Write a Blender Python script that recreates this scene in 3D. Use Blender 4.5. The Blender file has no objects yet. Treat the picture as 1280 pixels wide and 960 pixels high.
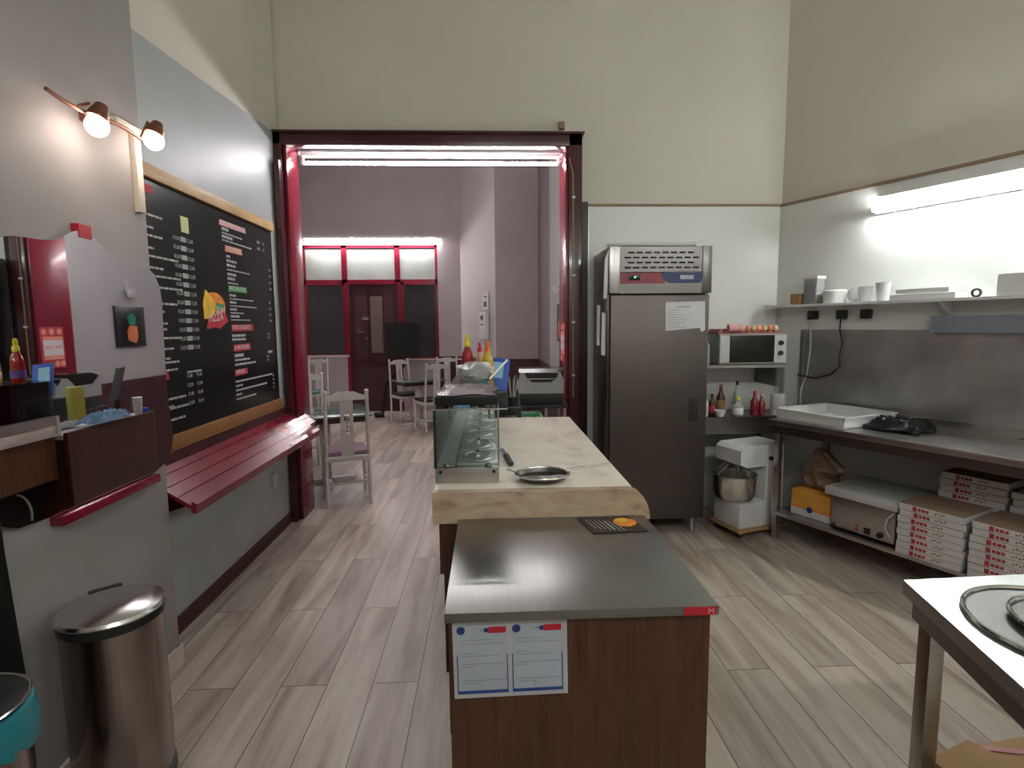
import bpy, bmesh, math, random
from mathutils import Vector, Matrix, Quaternion
random.seed(7)
S = bpy.context.scene
COL = S.collection
R = math.radians

# ------------------------------------------------------------------ camera
cam = bpy.data.objects.new('camera', bpy.data.cameras.new('camera'))
COL.objects.link(cam)
F = 680.0
cam.data.sensor_fit = 'HORIZONTAL'; cam.data.sensor_width = 36.0
cam.data.lens = F / 1280 * 36.0
cam.data.clip_start = .02; cam.data.clip_end = 60
_y = Vector((-30, 72, -F)).normalized()
_u = Vector((-54, 5990, F)); _u = (_u - _u.dot(_y) * _y).normalized()
_x = _y.cross(_u)
M3 = Matrix((_x, _y, _u))
cam.matrix_world = Matrix.Translation((0, 0, 1.6)) @ M3.to_4x4()
S.camera = cam
S.view_settings.view_transform = 'Standard'
S.view_settings.look = 'None'
S.view_settings.gamma = 1.0
S.view_settings.use_curve_mapping = False
S.view_settings.exposure = 1.85

w = bpy.data.worlds.new('world'); S.world = w
w.use_nodes = True
w.node_tree.nodes['Background'].inputs[0].default_value = (.62, .64, .66, 1)
w.node_tree.nodes['Background'].inputs[1].default_value = 0.03

TUBE_K = 28.0      # kitchen tube on the right wall
TUBE_F = 26.0       # tube under the frame lintel
TUBE_D = 24.0      # dining room tube
FILL_C = 34.0       # unseen fill tubes added behind the camera
SPOT = .30

# ------------------------------------------------------------------ materials
MATS = {}
def nt(name):
    m = bpy.data.materials.new(name); m.use_nodes = True
    t = m.node_tree; b = t.nodes['Principled BSDF']
    MATS[name] = m
    return m, t, b
def nd(t, k, **kw):
    n = t.nodes.new(k)
    for a, v in kw.items():
        if a.startswith('_'): setattr(n, a[1:], v)
        else: n.inputs[a.replace('__', ' ')].default_value = v
    return n
def coords(t, scale=(1, 1, 1), rot=(0, 0, 0), loc=(0, 0, 0)):
    c = nd(t, 'ShaderNodeTexCoord'); m = nd(t, 'ShaderNodeMapping')
    m.inputs['Scale'].default_value = scale; m.inputs['Rotation'].default_value = rot; m.inputs['Location'].default_value = loc
    t.links.new(c.outputs['Object'], m.inputs[0])
    return m.outputs[0]
def ramp(t, src, stops):
    r = nd(t, 'ShaderNodeValToRGB'); t.links.new(src, r.inputs[0])
    e = r.color_ramp.elements
    while len(e) < len(stops): e.new(.5)
    for i, (p, c) in enumerate(stops):
        e[i].position = p; e[i].color = (*c, 1) if len(c) == 3 else c
    return r.outputs[0]
def c4(c): return (*c, 1)
def sc(c, k): return tuple(min(1, v * k) for v in c)
def bump(t, b, src, strength=.1, dist=.005):
    n = nd(t, 'ShaderNodeBump', Strength=strength, Distance=dist)
    t.links.new(src, n.inputs['Height']); t.links.new(n.outputs[0], b.inputs['Normal'])
def plain(name, col, rough=.5, metal=0, var=.08, scale=8, stretch=(1, 1, 1), bmp=0, coat=0, alpha=None, spec=None):
    m, t, b = nt(name)
    n = nd(t, 'ShaderNodeTexNoise', Scale=scale, Detail=4.0)
    t.links.new(coords(t, stretch), n.inputs['Vector'])
    t.links.new(ramp(t, n.outputs[0], [(.3, sc(col, 1 - var)), (.7, sc(col, 1 + var))]), b.inputs['Base Color'])
    b.inputs['Roughness'].default_value = rough; b.inputs['Metallic'].default_value = metal
    if coat: b.inputs['Coat Weight'].default_value = coat; b.inputs['Coat Roughness'].default_value = .08
    if spec is not None: b.inputs['Specular IOR Level'].default_value = spec
    if bmp: bump(t, b, n.outputs[0], bmp, .004)
    if alpha is not None: b.inputs['Alpha'].default_value = alpha
    return m
def steel(name, col=(.55, .54, .53), rough=.28, stretch=(1, 60, 1), var=.1):
    m, t, b = nt(name)
    n = nd(t, 'ShaderNodeTexNoise', Scale=6.0, Detail=5.0)
    t.links.new(coords(t, stretch), n.inputs['Vector'])
    t.links.new(ramp(t, n.outputs[0], [(.3, sc(col, 1 - var)), (.7, sc(col, 1 + var))]), b.inputs['Base Color'])
    r = nd(t, 'ShaderNodeMapRange'); r.inputs[3].default_value = rough * .75; r.inputs[4].default_value = rough * 1.3
    n2 = nd(t, 'ShaderNodeTexNoise', Scale=2.5, Detail=3.0); t.links.new(coords(t), n2.inputs['Vector'])
    t.links.new(n2.outputs[0], r.inputs[0]); t.links.new(r.outputs[0], b.inputs['Roughness'])
    b.inputs['Metallic'].default_value = 1
    bump(t, b, n.outputs[0], .04, .002)
    return m
def wood(name, dark, light, rough=.45, stretch=(1, 1, 12), scale=4, coat=0, bmp=.05):
    m, t, b = nt(name)
    n = nd(t, 'ShaderNodeTexNoise', Scale=scale, Detail=8.0, Roughness=.6, Distortion=.6)
    s = tuple(12.0 / v if False else v for v in stretch)
    t.links.new(coords(t, s), n.inputs['Vector'])
    t.links.new(ramp(t, n.outputs[0], [(.3, dark), (.52, tuple((a + c) / 2 for a, c in zip(dark, light))), (.7, light)]), b.inputs['Base Color'])
    b.inputs['Roughness'].default_value = rough
    if coat: b.inputs['Coat Weight'].default_value = coat
    bump(t, b, n.outputs[0], bmp, .002)
    return m
def emit(name, col, strength):
    m, t, b = nt(name)
    b.inputs['Base Color'].default_value = c4(col)
    b.inputs['Emission Color'].default_value = c4(col); b.inputs['Emission Strength'].default_value = strength
    return m
def glass(name, tint=(.9, .97, .95), refl=1.0, rough=.02, haze=0.0, hazecol=(.7, .75, .75)):
    m, t, b = nt(name)
    t.nodes.remove(b); out = t.nodes['Material Output']
    tr = nd(t, 'ShaderNodeBsdfTransparent'); tr.inputs[0].default_value = c4(tint)
    gl = nd(t, 'ShaderNodeBsdfGlossy'); gl.inputs['Roughness'].default_value = rough
    fr = nd(t, 'ShaderNodeFresnel', IOR=1.45)
    mx = nd(t, 'ShaderNodeMixShader'); t.links.new(fr.outputs[0], mx.inputs[0])
    t.links.new(tr.outputs[0], mx.inputs[1]); t.links.new(gl.outputs[0], mx.inputs[2])
    last = mx
    if haze:
        df = nd(t, 'ShaderNodeBsdfDiffuse'); df.inputs[0].default_value = c4(hazecol)
        m2 = nd(t, 'ShaderNodeMixShader'); m2.inputs[0].default_value = haze
        t.links.new(mx.outputs[0], m2.inputs[1]); t.links.new(df.outputs[0], m2.inputs[2]); last = m2
    t.links.new(last.outputs[0], out.inputs[0])
    return m

# two-tone painted wall: grey up to a slightly rising line, cream above
def two_tone(name, low, high, z0, z1, y0, y1):
    m, t, b = nt(name)
    c = nd(t, 'ShaderNodeTexCoord'); sp = nd(t, 'ShaderNodeSeparateXYZ'); t.links.new(c.outputs['Object'], sp.inputs[0])
    mr = nd(t, 'ShaderNodeMapRange', _clamp=False)
    for i, v in zip((1, 2, 3, 4), (y0, y1, z0, z1)): mr.inputs[i].default_value = v
    t.links.new(sp.outputs[1], mr.inputs[0])
    g = nd(t, 'ShaderNodeMath', _operation='GREATER_THAN'); t.links.new(sp.outputs[2], g.inputs[0]); t.links.new(mr.outputs[0], g.inputs[1])
    n = nd(t, 'ShaderNodeTexNoise', Scale=2.5, Detail=5.0); t.links.new(c.outputs['Object'], n.inputs['Vector'])
    a = ramp(t, n.outputs[0], [(.3, sc(low, .94)), (.7, sc(low, 1.06))])
    h = ramp(t, n.outputs[0], [(.3, sc(high, .97)), (.7, sc(high, 1.03))])
    mx = nd(t, 'ShaderNodeMix', _data_type='RGBA'); t.links.new(g.outputs[0], mx.inputs[0]); t.links.new(a, mx.inputs[6]); t.links.new(h, mx.inputs[7])
    t.links.new(mx.outputs[2], b.inputs['Base Color']); b.inputs['Roughness'].default_value = .45
    return m
two_tone('paint_grey_cream', (.38, .40, .41), (.64, .61, .54), 2.99, 3.13, 2.5, 4.5)
plain('paint_pillar', (.30, .275, .27), .6, var=.07, scale=2.5)
plain('paint_cream', (.64, .61, .54), .75, var=.03, scale=2)
plain('paint_ceiling', (.6, .57, .5), .8, var=.02, scale=2)
plain('laminate_white', (.75, .75, .72), .32, var=.02, scale=2)
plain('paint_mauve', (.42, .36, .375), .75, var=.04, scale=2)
plain('mauve_deep', (.20, .17, .17), .75, var=.04, scale=2)  # darker mauve for the far stretch of the dining side wall
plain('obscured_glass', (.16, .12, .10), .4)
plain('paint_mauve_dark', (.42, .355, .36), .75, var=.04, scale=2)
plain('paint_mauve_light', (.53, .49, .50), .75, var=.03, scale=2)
plain('red_gloss', (.19, .010, .026), .24, var=.2, scale=5, stretch=(1, 1, .3), coat=.2, spec=.35, bmp=.12)
plain('maroon_gloss', (.06, .009, .014), .28, var=.25, scale=5, coat=.3, bmp=.15)
plain('maroon_dull', (.06, .014, .018), .5, var=.15, scale=4)
plain('black_gloss', (.012, .010, .010), .2, var=.1, scale=4)
plain('black_plastic', (.015, .015, .016), .45, var=.1)
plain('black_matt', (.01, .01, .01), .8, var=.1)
plain('dark_rubber', (.02, .02, .02), .8)
plain('white_plastic', (.72, .72, .72), .4, var=.03)
plain('grey_plastic', (.34, .34, .34), .4, var=.04)
plain('grey_light', (.5, .5, .5), .5, var=.04)
plain('white_paint', (.62, .58, .56), .45, var=.05, scale=12)
plain('mixer_white', (.66, .66, .68), .35, var=.03)
plain('paper', (.66, .65, .66), .8, var=.03)
plain('paper_dim', (.48, .47, .5), .7, var=.04)
plain('ink', (.05, .05, .06), .8)
plain('ink_grey', (.26, .25, .28), .8)
plain('red_ink', (.45, .03, .05), .7, var=.1)
plain('pink_ink', (.72, .36, .38), .7)
plain('green_ink', (.08, .30, .10), .7, var=.1)
plain('menu_black', (.012, .013, .014), .22, var=.1, scale=3)
plain('menu_white', (.36, .37, .37), .5, var=.1, scale=40)
plain('yellow_cap', (.75, .62, .03), .4)
plain('orange_cap', (.85, .22, .04), .4)
plain('red_cap', (.7, .03, .04), .4)
plain('ketchup', (.35, .012, .01), .15, coat=.5)
plain('oil_yellow', (.62, .42, .03), .15, coat=.5)
plain('purple_label', (.13, .06, .28), .5)
plain('cream_label', (.7, .5, .3), .5)
plain('blue_plastic', (.015, .09, .5), .4)
plain('sky_label', (.3, .55, .75), .5)
plain('teal_plastic', (.02, .20, .25), .4)
plain('blue_cloth', (.30, .50, .68), .9, var=.1, scale=20)
plain('cushion_purple', (.26, .17, .22), .9, var=.15, scale=30)
plain('cushion_dark', (.02, .018, .018), .9)
plain('cushion_teal', (.12, .2, .2), .9)
plain('peach', (.75, .3, .2), .6)
plain('yellow_box', (.42, .38, .06), .6)
plain('green_paper', (.03, .25, .08), .7)
plain('yellow_paper', (.6, .62, .3), .7)
plain('cardboard', (.33, .2, .09), .8, var=.1, scale=10)
plain('box_white', (.60, .58, .58), .75, var=.04, scale=14)
plain('bag_orange', (.72, .34, .05), .7, var=.12, scale=9)
plain('bag_brown', (.20, .12, .08), .35, var=.3, scale=14, bmp=.3)
plain('bag_tan', (.52, .33, .15), .75, var=.12, scale=5, bmp=.2)
plain('pine', (.52, .31, .12), .5, var=.1, scale=5)
plain('blue_badge', (.02, .035, .2), .5)
plain('red_badge', (.5, .015, .03), .4)
plain('screen_back', (.12, .12, .125), .4)
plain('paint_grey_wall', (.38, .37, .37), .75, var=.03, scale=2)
plain('pine_orange_shade', (.27, .125, .045), .5, var=.15, scale=5)  # orange-brown pine, darkened to carry the shade on the lower rail
plain('egg_pulp', (.34, .13, .12), .8)
plain('panel_red', (.26, .04, .055), .4)
plain('panel_blue', (.02, .03, .12), .4)
plain('navy_edge', (.02, .06, .28), .5)
plain('pale_blue', (.42, .46, .52), .7)
plain('logo_orange', (.8, .25, .04), .5, var=.25, scale=20)
plain('logo_yellow', (.8, .5, .05), .5, var=.2, scale=20)
plain('logo_red', (.5, .03, .04), .5, var=.2, scale=20)
plain('fruit_orange', (.62, .17, .06), .6, var=.3, scale=20)
plain('leaf_green', (.02, .22, .12), .6, var=.3, scale=20)
plain('copper', (.25, .11, .07), .35, metal=.7)
plain('frost', (.34, .37, .34), .6, var=.12, scale=3)
plain('night_glass', (.045, .04, .045), .08, var=.1)
plain('green_table', (.15, .22, .2), .08, var=.05, coat=.4)
plain('duct_grey', (.24, .26, .3), .4, var=.05)
plain('foam_white', (.75, .75, .74), .6, var=.02)
plain('red_bottle', (.22, .02, .03), .2, coat=.4)
plain('brown_bottle', (.1, .035, .015), .2, coat=.4)
plain('water', (.5, .55, .5), .2, coat=.4)
plain('bag_black', (.012, .013, .014), .3, var=.2, scale=15, bmp=.3)
plain('kraft', (.3, .2, .14), .7)
plain('mirror', (.86, .86, .87), .015, metal=1, var=.01)
steel('steel', (.50, .485, .475), .30, (1, 1, 40))
steel('steel_top', (.29, .29, .285), .29, (40, 1, 1), .05)
steel('steel_grille', (.20, .19, .185), .3, (1, 1, 30))
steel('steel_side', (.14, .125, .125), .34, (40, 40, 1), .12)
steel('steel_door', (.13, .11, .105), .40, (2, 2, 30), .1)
steel('steel_bright', (.68, .67, .66), .2, (1, 1, 30), .05)
steel('steel_splash', (.50, .49, .495), .42, (.5, .5, .5), .28)
steel('steel_dark', (.2, .19, .19), .3, (30, 30, 1), .1)
steel('steel_bin', (.32, .27, .25), .22, (25, 25, .3), .15)
steel('pan_steel', (.6, .6, .6), .32, (1, 1, 1), .05)
MATS['pan_steel'].node_tree.nodes['Principled BSDF'].inputs['Metallic'].default_value = .55
steel('table_steel', (.36, .36, .355), .3, (1, 1, 30), .05)
steel('chrome', (.75, .75, .75), .08, (1, 1, 1), .03)
steel('foil', (.7, .7, .7), .18, (1, 1, 1), .06)
wood('wood_red', (.05, .017, .008), (.12, .044, .022), .42, (14, 14, 1), 3)
wood('wood_orange', (.10, .036, .015), (.21, .078, .034), .42, (14, 14, 1), 3)
wood('pine_light', (.42, .25, .10), (.62, .42, .2), .5, (8, 1.2, 8), 3)
wood('pine_pale', (.55, .48, .40), (.66, .58, .5), .5, (8, 8, 1), 3)
wood('plywood', (.35, .2, .09), (.5, .3, .14), .6, (2, 8, 8), 3)
glass('glass_clear', (.90, .96, .94))
glass('glass_green', (.55, .75, .70), haze=.15, hazecol=(.2, .3, .27))
glass('film', (.94, .95, .96), rough=.12, haze=.3, hazecol=(.9, .9, .92))
glass('plastic_clear', (.85, .85, .85), rough=.1, haze=.5, hazecol=(.6, .6, .6))
emit('tube_k', (.93, 1.0, .97), TUBE_K)
emit('tube_f', (1.0, .96, .97), TUBE_F)
emit('tube_d', (1.0, .96, .97), TUBE_D)
emit('fill_dc', (1.0, .96, .97), 26)
emit('fill_c', (.95, 1.0, .97), FILL_C)
emit('bulb', (1.0, .84, .74), 5.5)
emit('led_green', (.1, .9, .3), 1)

# marble
m, t, b = nt('marble')
n = nd(t, 'ShaderNodeTexNoise', Scale=3.0, Detail=9.0, Roughness=.6, Distortion=1.3); t.links.new(coords(t, (1, .7, 2)), n.inputs['Vector'])
t.links.new(ramp(t, n.outputs[0], [(.28, (.50, .40, .29)), (.42, (.72, .65, .55)), (.55, (.80, .75, .66)), (.78, (.70, .58, .42))]), b.inputs['Base Color'])
b.inputs['Roughness'].default_value = .35
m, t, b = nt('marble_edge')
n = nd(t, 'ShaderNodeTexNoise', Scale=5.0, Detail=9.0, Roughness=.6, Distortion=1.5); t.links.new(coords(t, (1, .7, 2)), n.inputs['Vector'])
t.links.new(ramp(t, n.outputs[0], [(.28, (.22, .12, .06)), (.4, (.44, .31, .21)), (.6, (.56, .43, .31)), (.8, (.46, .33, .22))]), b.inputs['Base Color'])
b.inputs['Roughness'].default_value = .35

# floor: staggered wood-look tiles running away from the camera
m, t, b = nt('floor_tiles')
c = nd(t, 'ShaderNodeTexCoord'); sp = nd(t, 'ShaderNodeSeparateXYZ'); t.links.new(c.outputs['Object'], sp.inputs[0])
ax = nd(t, 'ShaderNodeMath', _operation='ADD'); ax.inputs[1].default_value = .95 + .204 * 40; t.links.new(sp.outputs[0], ax.inputs[0])
ay = nd(t, 'ShaderNodeMath', _operation='ADD'); ay.inputs[1].default_value = -2.33 + .6725 + 1.345 * 10; t.links.new(sp.outputs[1], ay.inputs[0])
cb = nd(t, 'ShaderNodeCombineXYZ'); t.links.new(ay.outputs[0], cb.inputs[0]); t.links.new(ax.outputs[0], cb.inputs[1])
br = nd(t, 'ShaderNodeTexBrick', _offset=.5, _squash=1.0)
for k, v in (('Scale', 1.0), ('Mortar Size', .0022), ('Brick Width', 1.345), ('Row Height', .204), ('Bias', 0.0), ('Mortar Smooth', .2)): br.inputs[k].default_value = v
br.inputs['Color1'].default_value = (0, 0, 0, 1); br.inputs['Color2'].default_value = (1, 1, 1, 1); br.inputs['Mortar'].default_value = (.5, .5, .5, 1)
t.links.new(cb.outputs[0], br.inputs['Vector'])
off = nd(t, 'ShaderNodeVectorMath', _operation='MULTIPLY_ADD'); off.inputs[1].default_value = (7, 23, 5)
t.links.new(br.outputs['Color'], off.inputs[0]); mp = coords(t, (7.5, .75, 1)); t.links.new(mp, off.inputs[2])
n1 = nd(t, 'ShaderNodeTexNoise', Scale=1.3, Detail=7.0, Roughness=.6, Distortion=.5); t.links.new(off.outputs[0], n1.inputs['Vector'])
base = ramp(t, n1.outputs[0], [(.30, (.23, .165, .125)), (.46, (.38, .315, .265)), (.62, (.50, .445, .39)), (.8, (.41, .375, .34))])
var = nd(t, 'ShaderNodeMapRange'); var.inputs[3].default_value = .82; var.inputs[4].default_value = 1.18; t.links.new(br.outputs['Color'], var.inputs[0])
vm = nd(t, 'ShaderNodeMix', _data_type='RGBA', _blend_type='MULTIPLY'); vm.inputs[0].default_value = 1; t.links.new(base, vm.inputs[6]); t.links.new(var.outputs[0], vm.inputs[7])
gm = nd(t, 'ShaderNodeMix', _data_type='RGBA'); t.links.new(br.outputs['Fac'], gm.inputs[0]); t.links.new(vm.outputs[2], gm.inputs[6]); gm.inputs[7].default_value = (.06, .045, .035, 1)
t.links.new(gm.outputs[2], b.inputs['Base Color']); b.inputs['Roughness'].default_value = .42
bump(t, b, n1.outputs[0], .05, .002)

# microperforated steel for the pizza screens
def mesh_metal(name, col, cell):
    m, t, b = nt(name)
    c = nd(t, 'ShaderNodeTexChecker', Scale=cell); t.links.new(coords(t), c.inputs['Vector'])
    b.inputs['Metallic'].default_value = .9; b.inputs['Roughness'].default_value = .4
    t.links.new(ramp(t, c.outputs[1], [(.4, sc(col, .6)), (.6, col)]), b.inputs['Base Color'])
mesh_metal('wire_mesh', (.15, .145, .14), 300)

# ------------------------------------------------------------------ mesh builder
class MB:
    def __init__(s): s.b = bmesh.new()
    def box(s, x0, x1, y0, y1, z0, z1, bev=0):
        if bev:
            r = bmesh.new(); _box(r, x0, x1, y0, y1, z0, z1)
            bmesh.ops.bevel(r, geom=list(r.edges), offset=bev, segments=2, affect='EDGES', profile=.6)
            s.merge(r)
        else: _box(s.b, x0, x1, y0, y1, z0, z1)
        return s
    def merge(s, r, mat=None):
        if mat: bmesh.ops.transform(r, matrix=mat, verts=r.verts)
        me = bpy.data.meshes.new('t'); r.to_mesh(me); r.free(); s.b.from_mesh(me); bpy.data.meshes.remove(me); return s
    def rbox(s, c, size, rz=0, rx=0, ry=0, bev=0):
        o = MB().box(-size[0]/2, size[0]/2, -size[1]/2, size[1]/2, -size[2]/2, size[2]/2, bev)
        return s.merge(o.b, Matrix.Translation(c) @ Matrix.Rotation(rz, 4, 'Z') @ Matrix.Rotation(ry, 4, 'Y') @ Matrix.Rotation(rx, 4, 'X'))
    def lathe(s, prof, c=(0, 0, 0), n=24, cap=True, mat=None):
        r = bmesh.new(); rings = []
        for rad, z in prof:
            rings.append([r.verts.new((rad * math.cos(2*math.pi*i/n), rad * math.sin(2*math.pi*i/n), z)) for i in range(n)])
        for a, b_ in zip(rings, rings[1:]):
            for i in range(n): r.faces.new((a[i], a[(i+1) % n], b_[(i+1) % n], b_[i]))
        if cap:
            r.faces.new(list(reversed(rings[0]))); r.faces.new(rings[-1])
        M = Matrix.Translation(c) @ (mat if mat else Matrix.Identity(4))
        return s.merge(r, M)
    def tube(s, pts, rad, n=8, closed=False):
        r = bmesh.new(); P = [Vector(p) for p in pts]; rings = []; N = len(P)
        prev = None
        for i, p in enumerate(P):
            if closed: d = P[(i+1) % N] - P[i-1]
            else: d = P[min(i+1, N-1)] - P[max(i-1, 0)]
            d.normalize()
            if prev is None:
                up = Vector((0, 0, 1)) if abs(d.z) < .9 else Vector((1, 0, 0))
                a = d.cross(up).normalized()
            else: a = (prev - prev.dot(d) * d).normalized()
            prev = a; bb = d.cross(a)
            q = rad[i] if isinstance(rad, (list, tuple)) else rad
            rings.append([r.verts.new(p + q * (a * math.cos(2*math.pi*k/n) + bb * math.sin(2*math.pi*k/n))) for k in range(n)])
        m = N if closed else N - 1
        for i in range(m):
            A, B = rings[i], rings[(i+1) % N]
            for k in range(n): r.faces.new((A[k], A[(k+1) % n], B[(k+1) % n], B[k]))
        if not closed: r.faces.new(list(reversed(rings[0]))); r.faces.new(rings[-1])
        bmesh.ops.recalc_face_normals(r, faces=r.faces)
        return s.merge(r)
    def prism(s, poly, axis, a0, a1):
        # poly: 2-D points; axis 'x': (y,z), 'y': (x,z), 'z': (x,y)
        f = {'x': lambda p, a: (a, p[0], p[1]), 'y': lambda p, a: (p[0], a, p[1]), 'z': lambda p, a: (p[0], p[1], a)}[axis]
        r = bmesh.new()
        A = [r.verts.new(f(p, a0)) for p in poly]; B = [r.verts.new(f(p, a1)) for p in poly]
        r.faces.new(A); r.faces.new(B)
        for i in range(len(poly)): r.faces.new((A[i], A[(i+1) % len(A)], B[(i+1) % len(A)], B[i]))
        bmesh.ops.recalc_face_normals(r, faces=r.faces)
        return s.merge(r)
    def sphere(s, c, r_, sx=1, sy=1, sz=1, n=16):
        r = bmesh.new(); bmesh.ops.create_uvsphere(r, u_segments=n, v_segments=n//2+2, radius=r_)
        return s.merge(r, Matrix.Translation(c) @ Matrix.Diagonal((sx, sy, sz, 1)))
    def text(s, body, size, M, shear=0, ext=.0004):
        cu = bpy.data.curves.new('t', 'FONT'); cu.body = body; cu.size = size; cu.extrude = ext; cu.resolution_u = 2; cu.shear = shear; cu.align_x = 'LEFT'
        o = bpy.data.objects.new('t', cu); COL.objects.link(o)
        dg = bpy.context.evaluated_depsgraph_get(); dg.update()
        me = bpy.data.meshes.new_from_object(o.evaluated_get(dg))
        me.transform(M); s.b.from_mesh(me)
        bpy.data.objects.remove(o); bpy.data.curves.remove(cu); bpy.data.meshes.remove(me)
        return s
    def xf(s, M): bmesh.ops.transform(s.b, matrix=M, verts=s.b.verts); return s
def _box(b, x0, x1, y0, y1, z0, z1):
    v = [b.verts.new(p) for p in ((x0,y0,z0),(x1,y0,z0),(x1,y1,z0),(x0,y1,z0),(x0,y0,z1),(x1,y0,z1),(x1,y1,z1),(x0,y1,z1))]
    for f in ((3,2,1,0),(4,5,6,7),(0,1,5,4),(1,2,6,5),(2,3,7,6),(3,0,4,7)): b.faces.new([v[i] for i in f])

ORG = {}      # world offset of things whose parts are given in world coordinates
def build(name, mb, mat, parent=None, smooth=None, local=False):
    me = bpy.data.meshes.new(name)
    off = Vector((0, 0, 0))
    if parent is not None and not local:
        p = parent
        while p.parent: p = p.parent
        off = ORG.get(p, Vector((0, 0, 0)))
    bmesh.ops.transform(mb.b, matrix=Matrix.Translation(-off), verts=mb.b.verts)
    mb.b.to_mesh(me); mb.b.free()
    me.materials.append(MATS[mat])
    if smooth is None: smooth = 35
    if smooth:
        me.polygons.foreach_set('use_smooth', [True] * len(me.polygons))
        try: me.set_sharp_from_angle(angle=R(smooth))
        except Exception: pass
    o = bpy.data.objects.new(name, me); COL.objects.link(o)
    if parent is not None: o.parent = parent
    return o
def tag(o, label, cat, group=None, kind=None):
    o['label'] = label; o['category'] = cat
    if group: o['group'] = group
    if kind: o['kind'] = kind
    return o
def thing(name, label, cat, loc=(0, 0, 0), rz=0, group=None, local=False):
    o = bpy.data.objects.new(name, None); COL.objects.link(o); o.empty_display_size = .05
    o.location = loc; o.rotation_euler = (0, 0, rz)
    if not local: ORG[o] = Vector(loc)
    return tag(o, label, cat, group)
def struct(name, mb, mat, parent=None, smooth=0):
    o = build(name, mb, mat, parent, smooth)
    if parent is None: o['kind'] = 'structure'
    return o
def solo(name, mb, mat, label, cat, group=None, origin=None, smooth=None):
    """a thing that is one mesh; its origin is put at the base of the thing"""
    if origin is None:
        v = [x.co for x in mb.b.verts]
        origin = (sum(p.x for p in v)/len(v), sum(p.y for p in v)/len(v), min(p.z for p in v))
    mb.xf(Matrix.Translation([-q for q in origin]))
    o = build(name, mb, mat, None, smooth); o.location = origin
    return tag(o, label, cat, group)
def dup(root, loc, rz, label, group=None):
    r = root.copy(); COL.objects.link(r); r.location = loc; r.rotation_euler = (0, 0, rz); r['label'] = label
    if group: r['group'] = group
    for ch in list(root.children):
        c_ = ch.copy(); COL.objects.link(c_); c_.parent = r
        for g in ch.children:
            d = g.copy(); COL.objects.link(d); d.parent = c_
    return r
# frame of the slanted kitchen wall on the right: s runs along it towards the camera, n<0 into the room
C0 = Vector((2.48, 4.65, 0)); RA = R(-64.54)
D = Vector((math.cos(RA), math.sin(RA), 0)); NN = Vector((-D.y, D.x, 0))
def rw(s, n, z=0): return C0 + D * s + NN * n + Vector((0, 0, z))
RWM = Matrix.Translation(C0) @ Matrix.Rotation(RA, 4, 'Z')
def rstruct(name, mb, mat, parent=None):
    o = struct(name, mb, mat, parent); o.location = C0; o.rotation_euler = (0, 0, RA); return o

# ------------------------------------------------------------------ room shell
struct('floor', MB().box(-4.2, 6.0, -1.8, 10.7, -.1, 0), 'floor_tiles')
struct('ceiling', MB().box(-4.2, 6.0, -1.8, 10.7, 4.7, 4.8), 'paint_ceiling')
struct('wall_left', MB().box(-1.9, -1.5, -1.8, 2.53, 0, 4.7), 'paint_pillar')
struct('wall_left_recess', MB().box(-1.9, -1.66, 2.53, 4.6, 0, 4.7), 'paint_grey_cream')
struct('wall_rear', MB().box(-1.9, 6.0, -1.8, -1.6, 0, 4.7), 'paint_cream')
struct('wall_front', MB().box(.78, 2.75, 4.62, 5.0, 0, 4.7).box(-1.9, .78, 4.62, 5.0, 3.12, 4.7), 'paint_cream')
struct('wall_dining_front', MB().box(-4.0, -1.72, 4.65, 5.0, 0, 4.7), 'paint_mauve')
rstruct('wall_right', MB().box(-.3, 7.2, 0, .15, 0, 4.7), 'paint_cream')
struct('wall_front_panel', MB().box(.83, 2.47, 4.605, 4.62, 0, 2.58), 'laminate_white')
rstruct('wall_right_panel', MB().box(.0, 7.0, -.012, 0, 0, 2.58), 'laminate_white')
struct('trim_1', MB().box(.83, 2.47, 4.595, 4.62, 2.58, 2.60), 'kraft')
rstruct('trim_2', MB().box(0, 7.0, -.025, 0, 2.58, 2.60), 'kraft')
struct('trim_3', MB().box(.78, .828, 4.52, 4.62, 0, 2.6), 'black_gloss')
struct('trim_4', MB().box(.83, .845, 4.59, 4.605, 0, 2.58), 'steel')
struct('baseboard_left', MB().box(-1.5, -1.485, -1.6, 2.53, 0, .10).box(-1.5, -1.49, 2.50, 2.545, 0, .10), 'pine_pale')
struct('baseboard_left_recess', MB().box(-1.66, -1.645, 2.53, 4.5, 0, .09), 'maroon_dull')
# dining room
struct('wall_dining_left', MB().box(-4.0, -3.7, 5.0, 10.6, 0, 4.7), 'paint_mauve')
# rear facade with openings for the window unit
wb = MB().box(-3.7, -3.42, 10.4, 10.6, 0, 4.7).box(-3.42, -.93, 10.4, 10.6, 3.12, 4.7).box(-.93, -.5, 10.4, 10.6, 0, 4.7).box(-3.42, -2.66, 10.4, 10.6, 0, 1.05).box(-1.62, -.93, 10.4, 10.6, 0, .98)
struct('wall_dining_back', wb, 'paint_mauve')
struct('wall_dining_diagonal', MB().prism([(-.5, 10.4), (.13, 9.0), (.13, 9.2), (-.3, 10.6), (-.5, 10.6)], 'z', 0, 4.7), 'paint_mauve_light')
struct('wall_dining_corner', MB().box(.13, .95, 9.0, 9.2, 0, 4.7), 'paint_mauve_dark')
struct('wall_dining_side', MB().box(.83, .95, 7.07, 9.0, 0, 4.7), 'mauve_deep')
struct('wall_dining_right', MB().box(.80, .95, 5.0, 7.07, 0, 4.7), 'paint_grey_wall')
struct('trim_5', MB().box(.785, .80, 5.02, 7.07, 0, 1.06).box(.775, .80, 5.02, 7.07, 1.0, 1.08), 'maroon_dull')
struct('trim_6', MB().box(.815, .83, 7.07, 9.0, 0, 1.06).box(.13, .83, 8.985, 9.0, 0, 1.06), 'maroon_dull')
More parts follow.
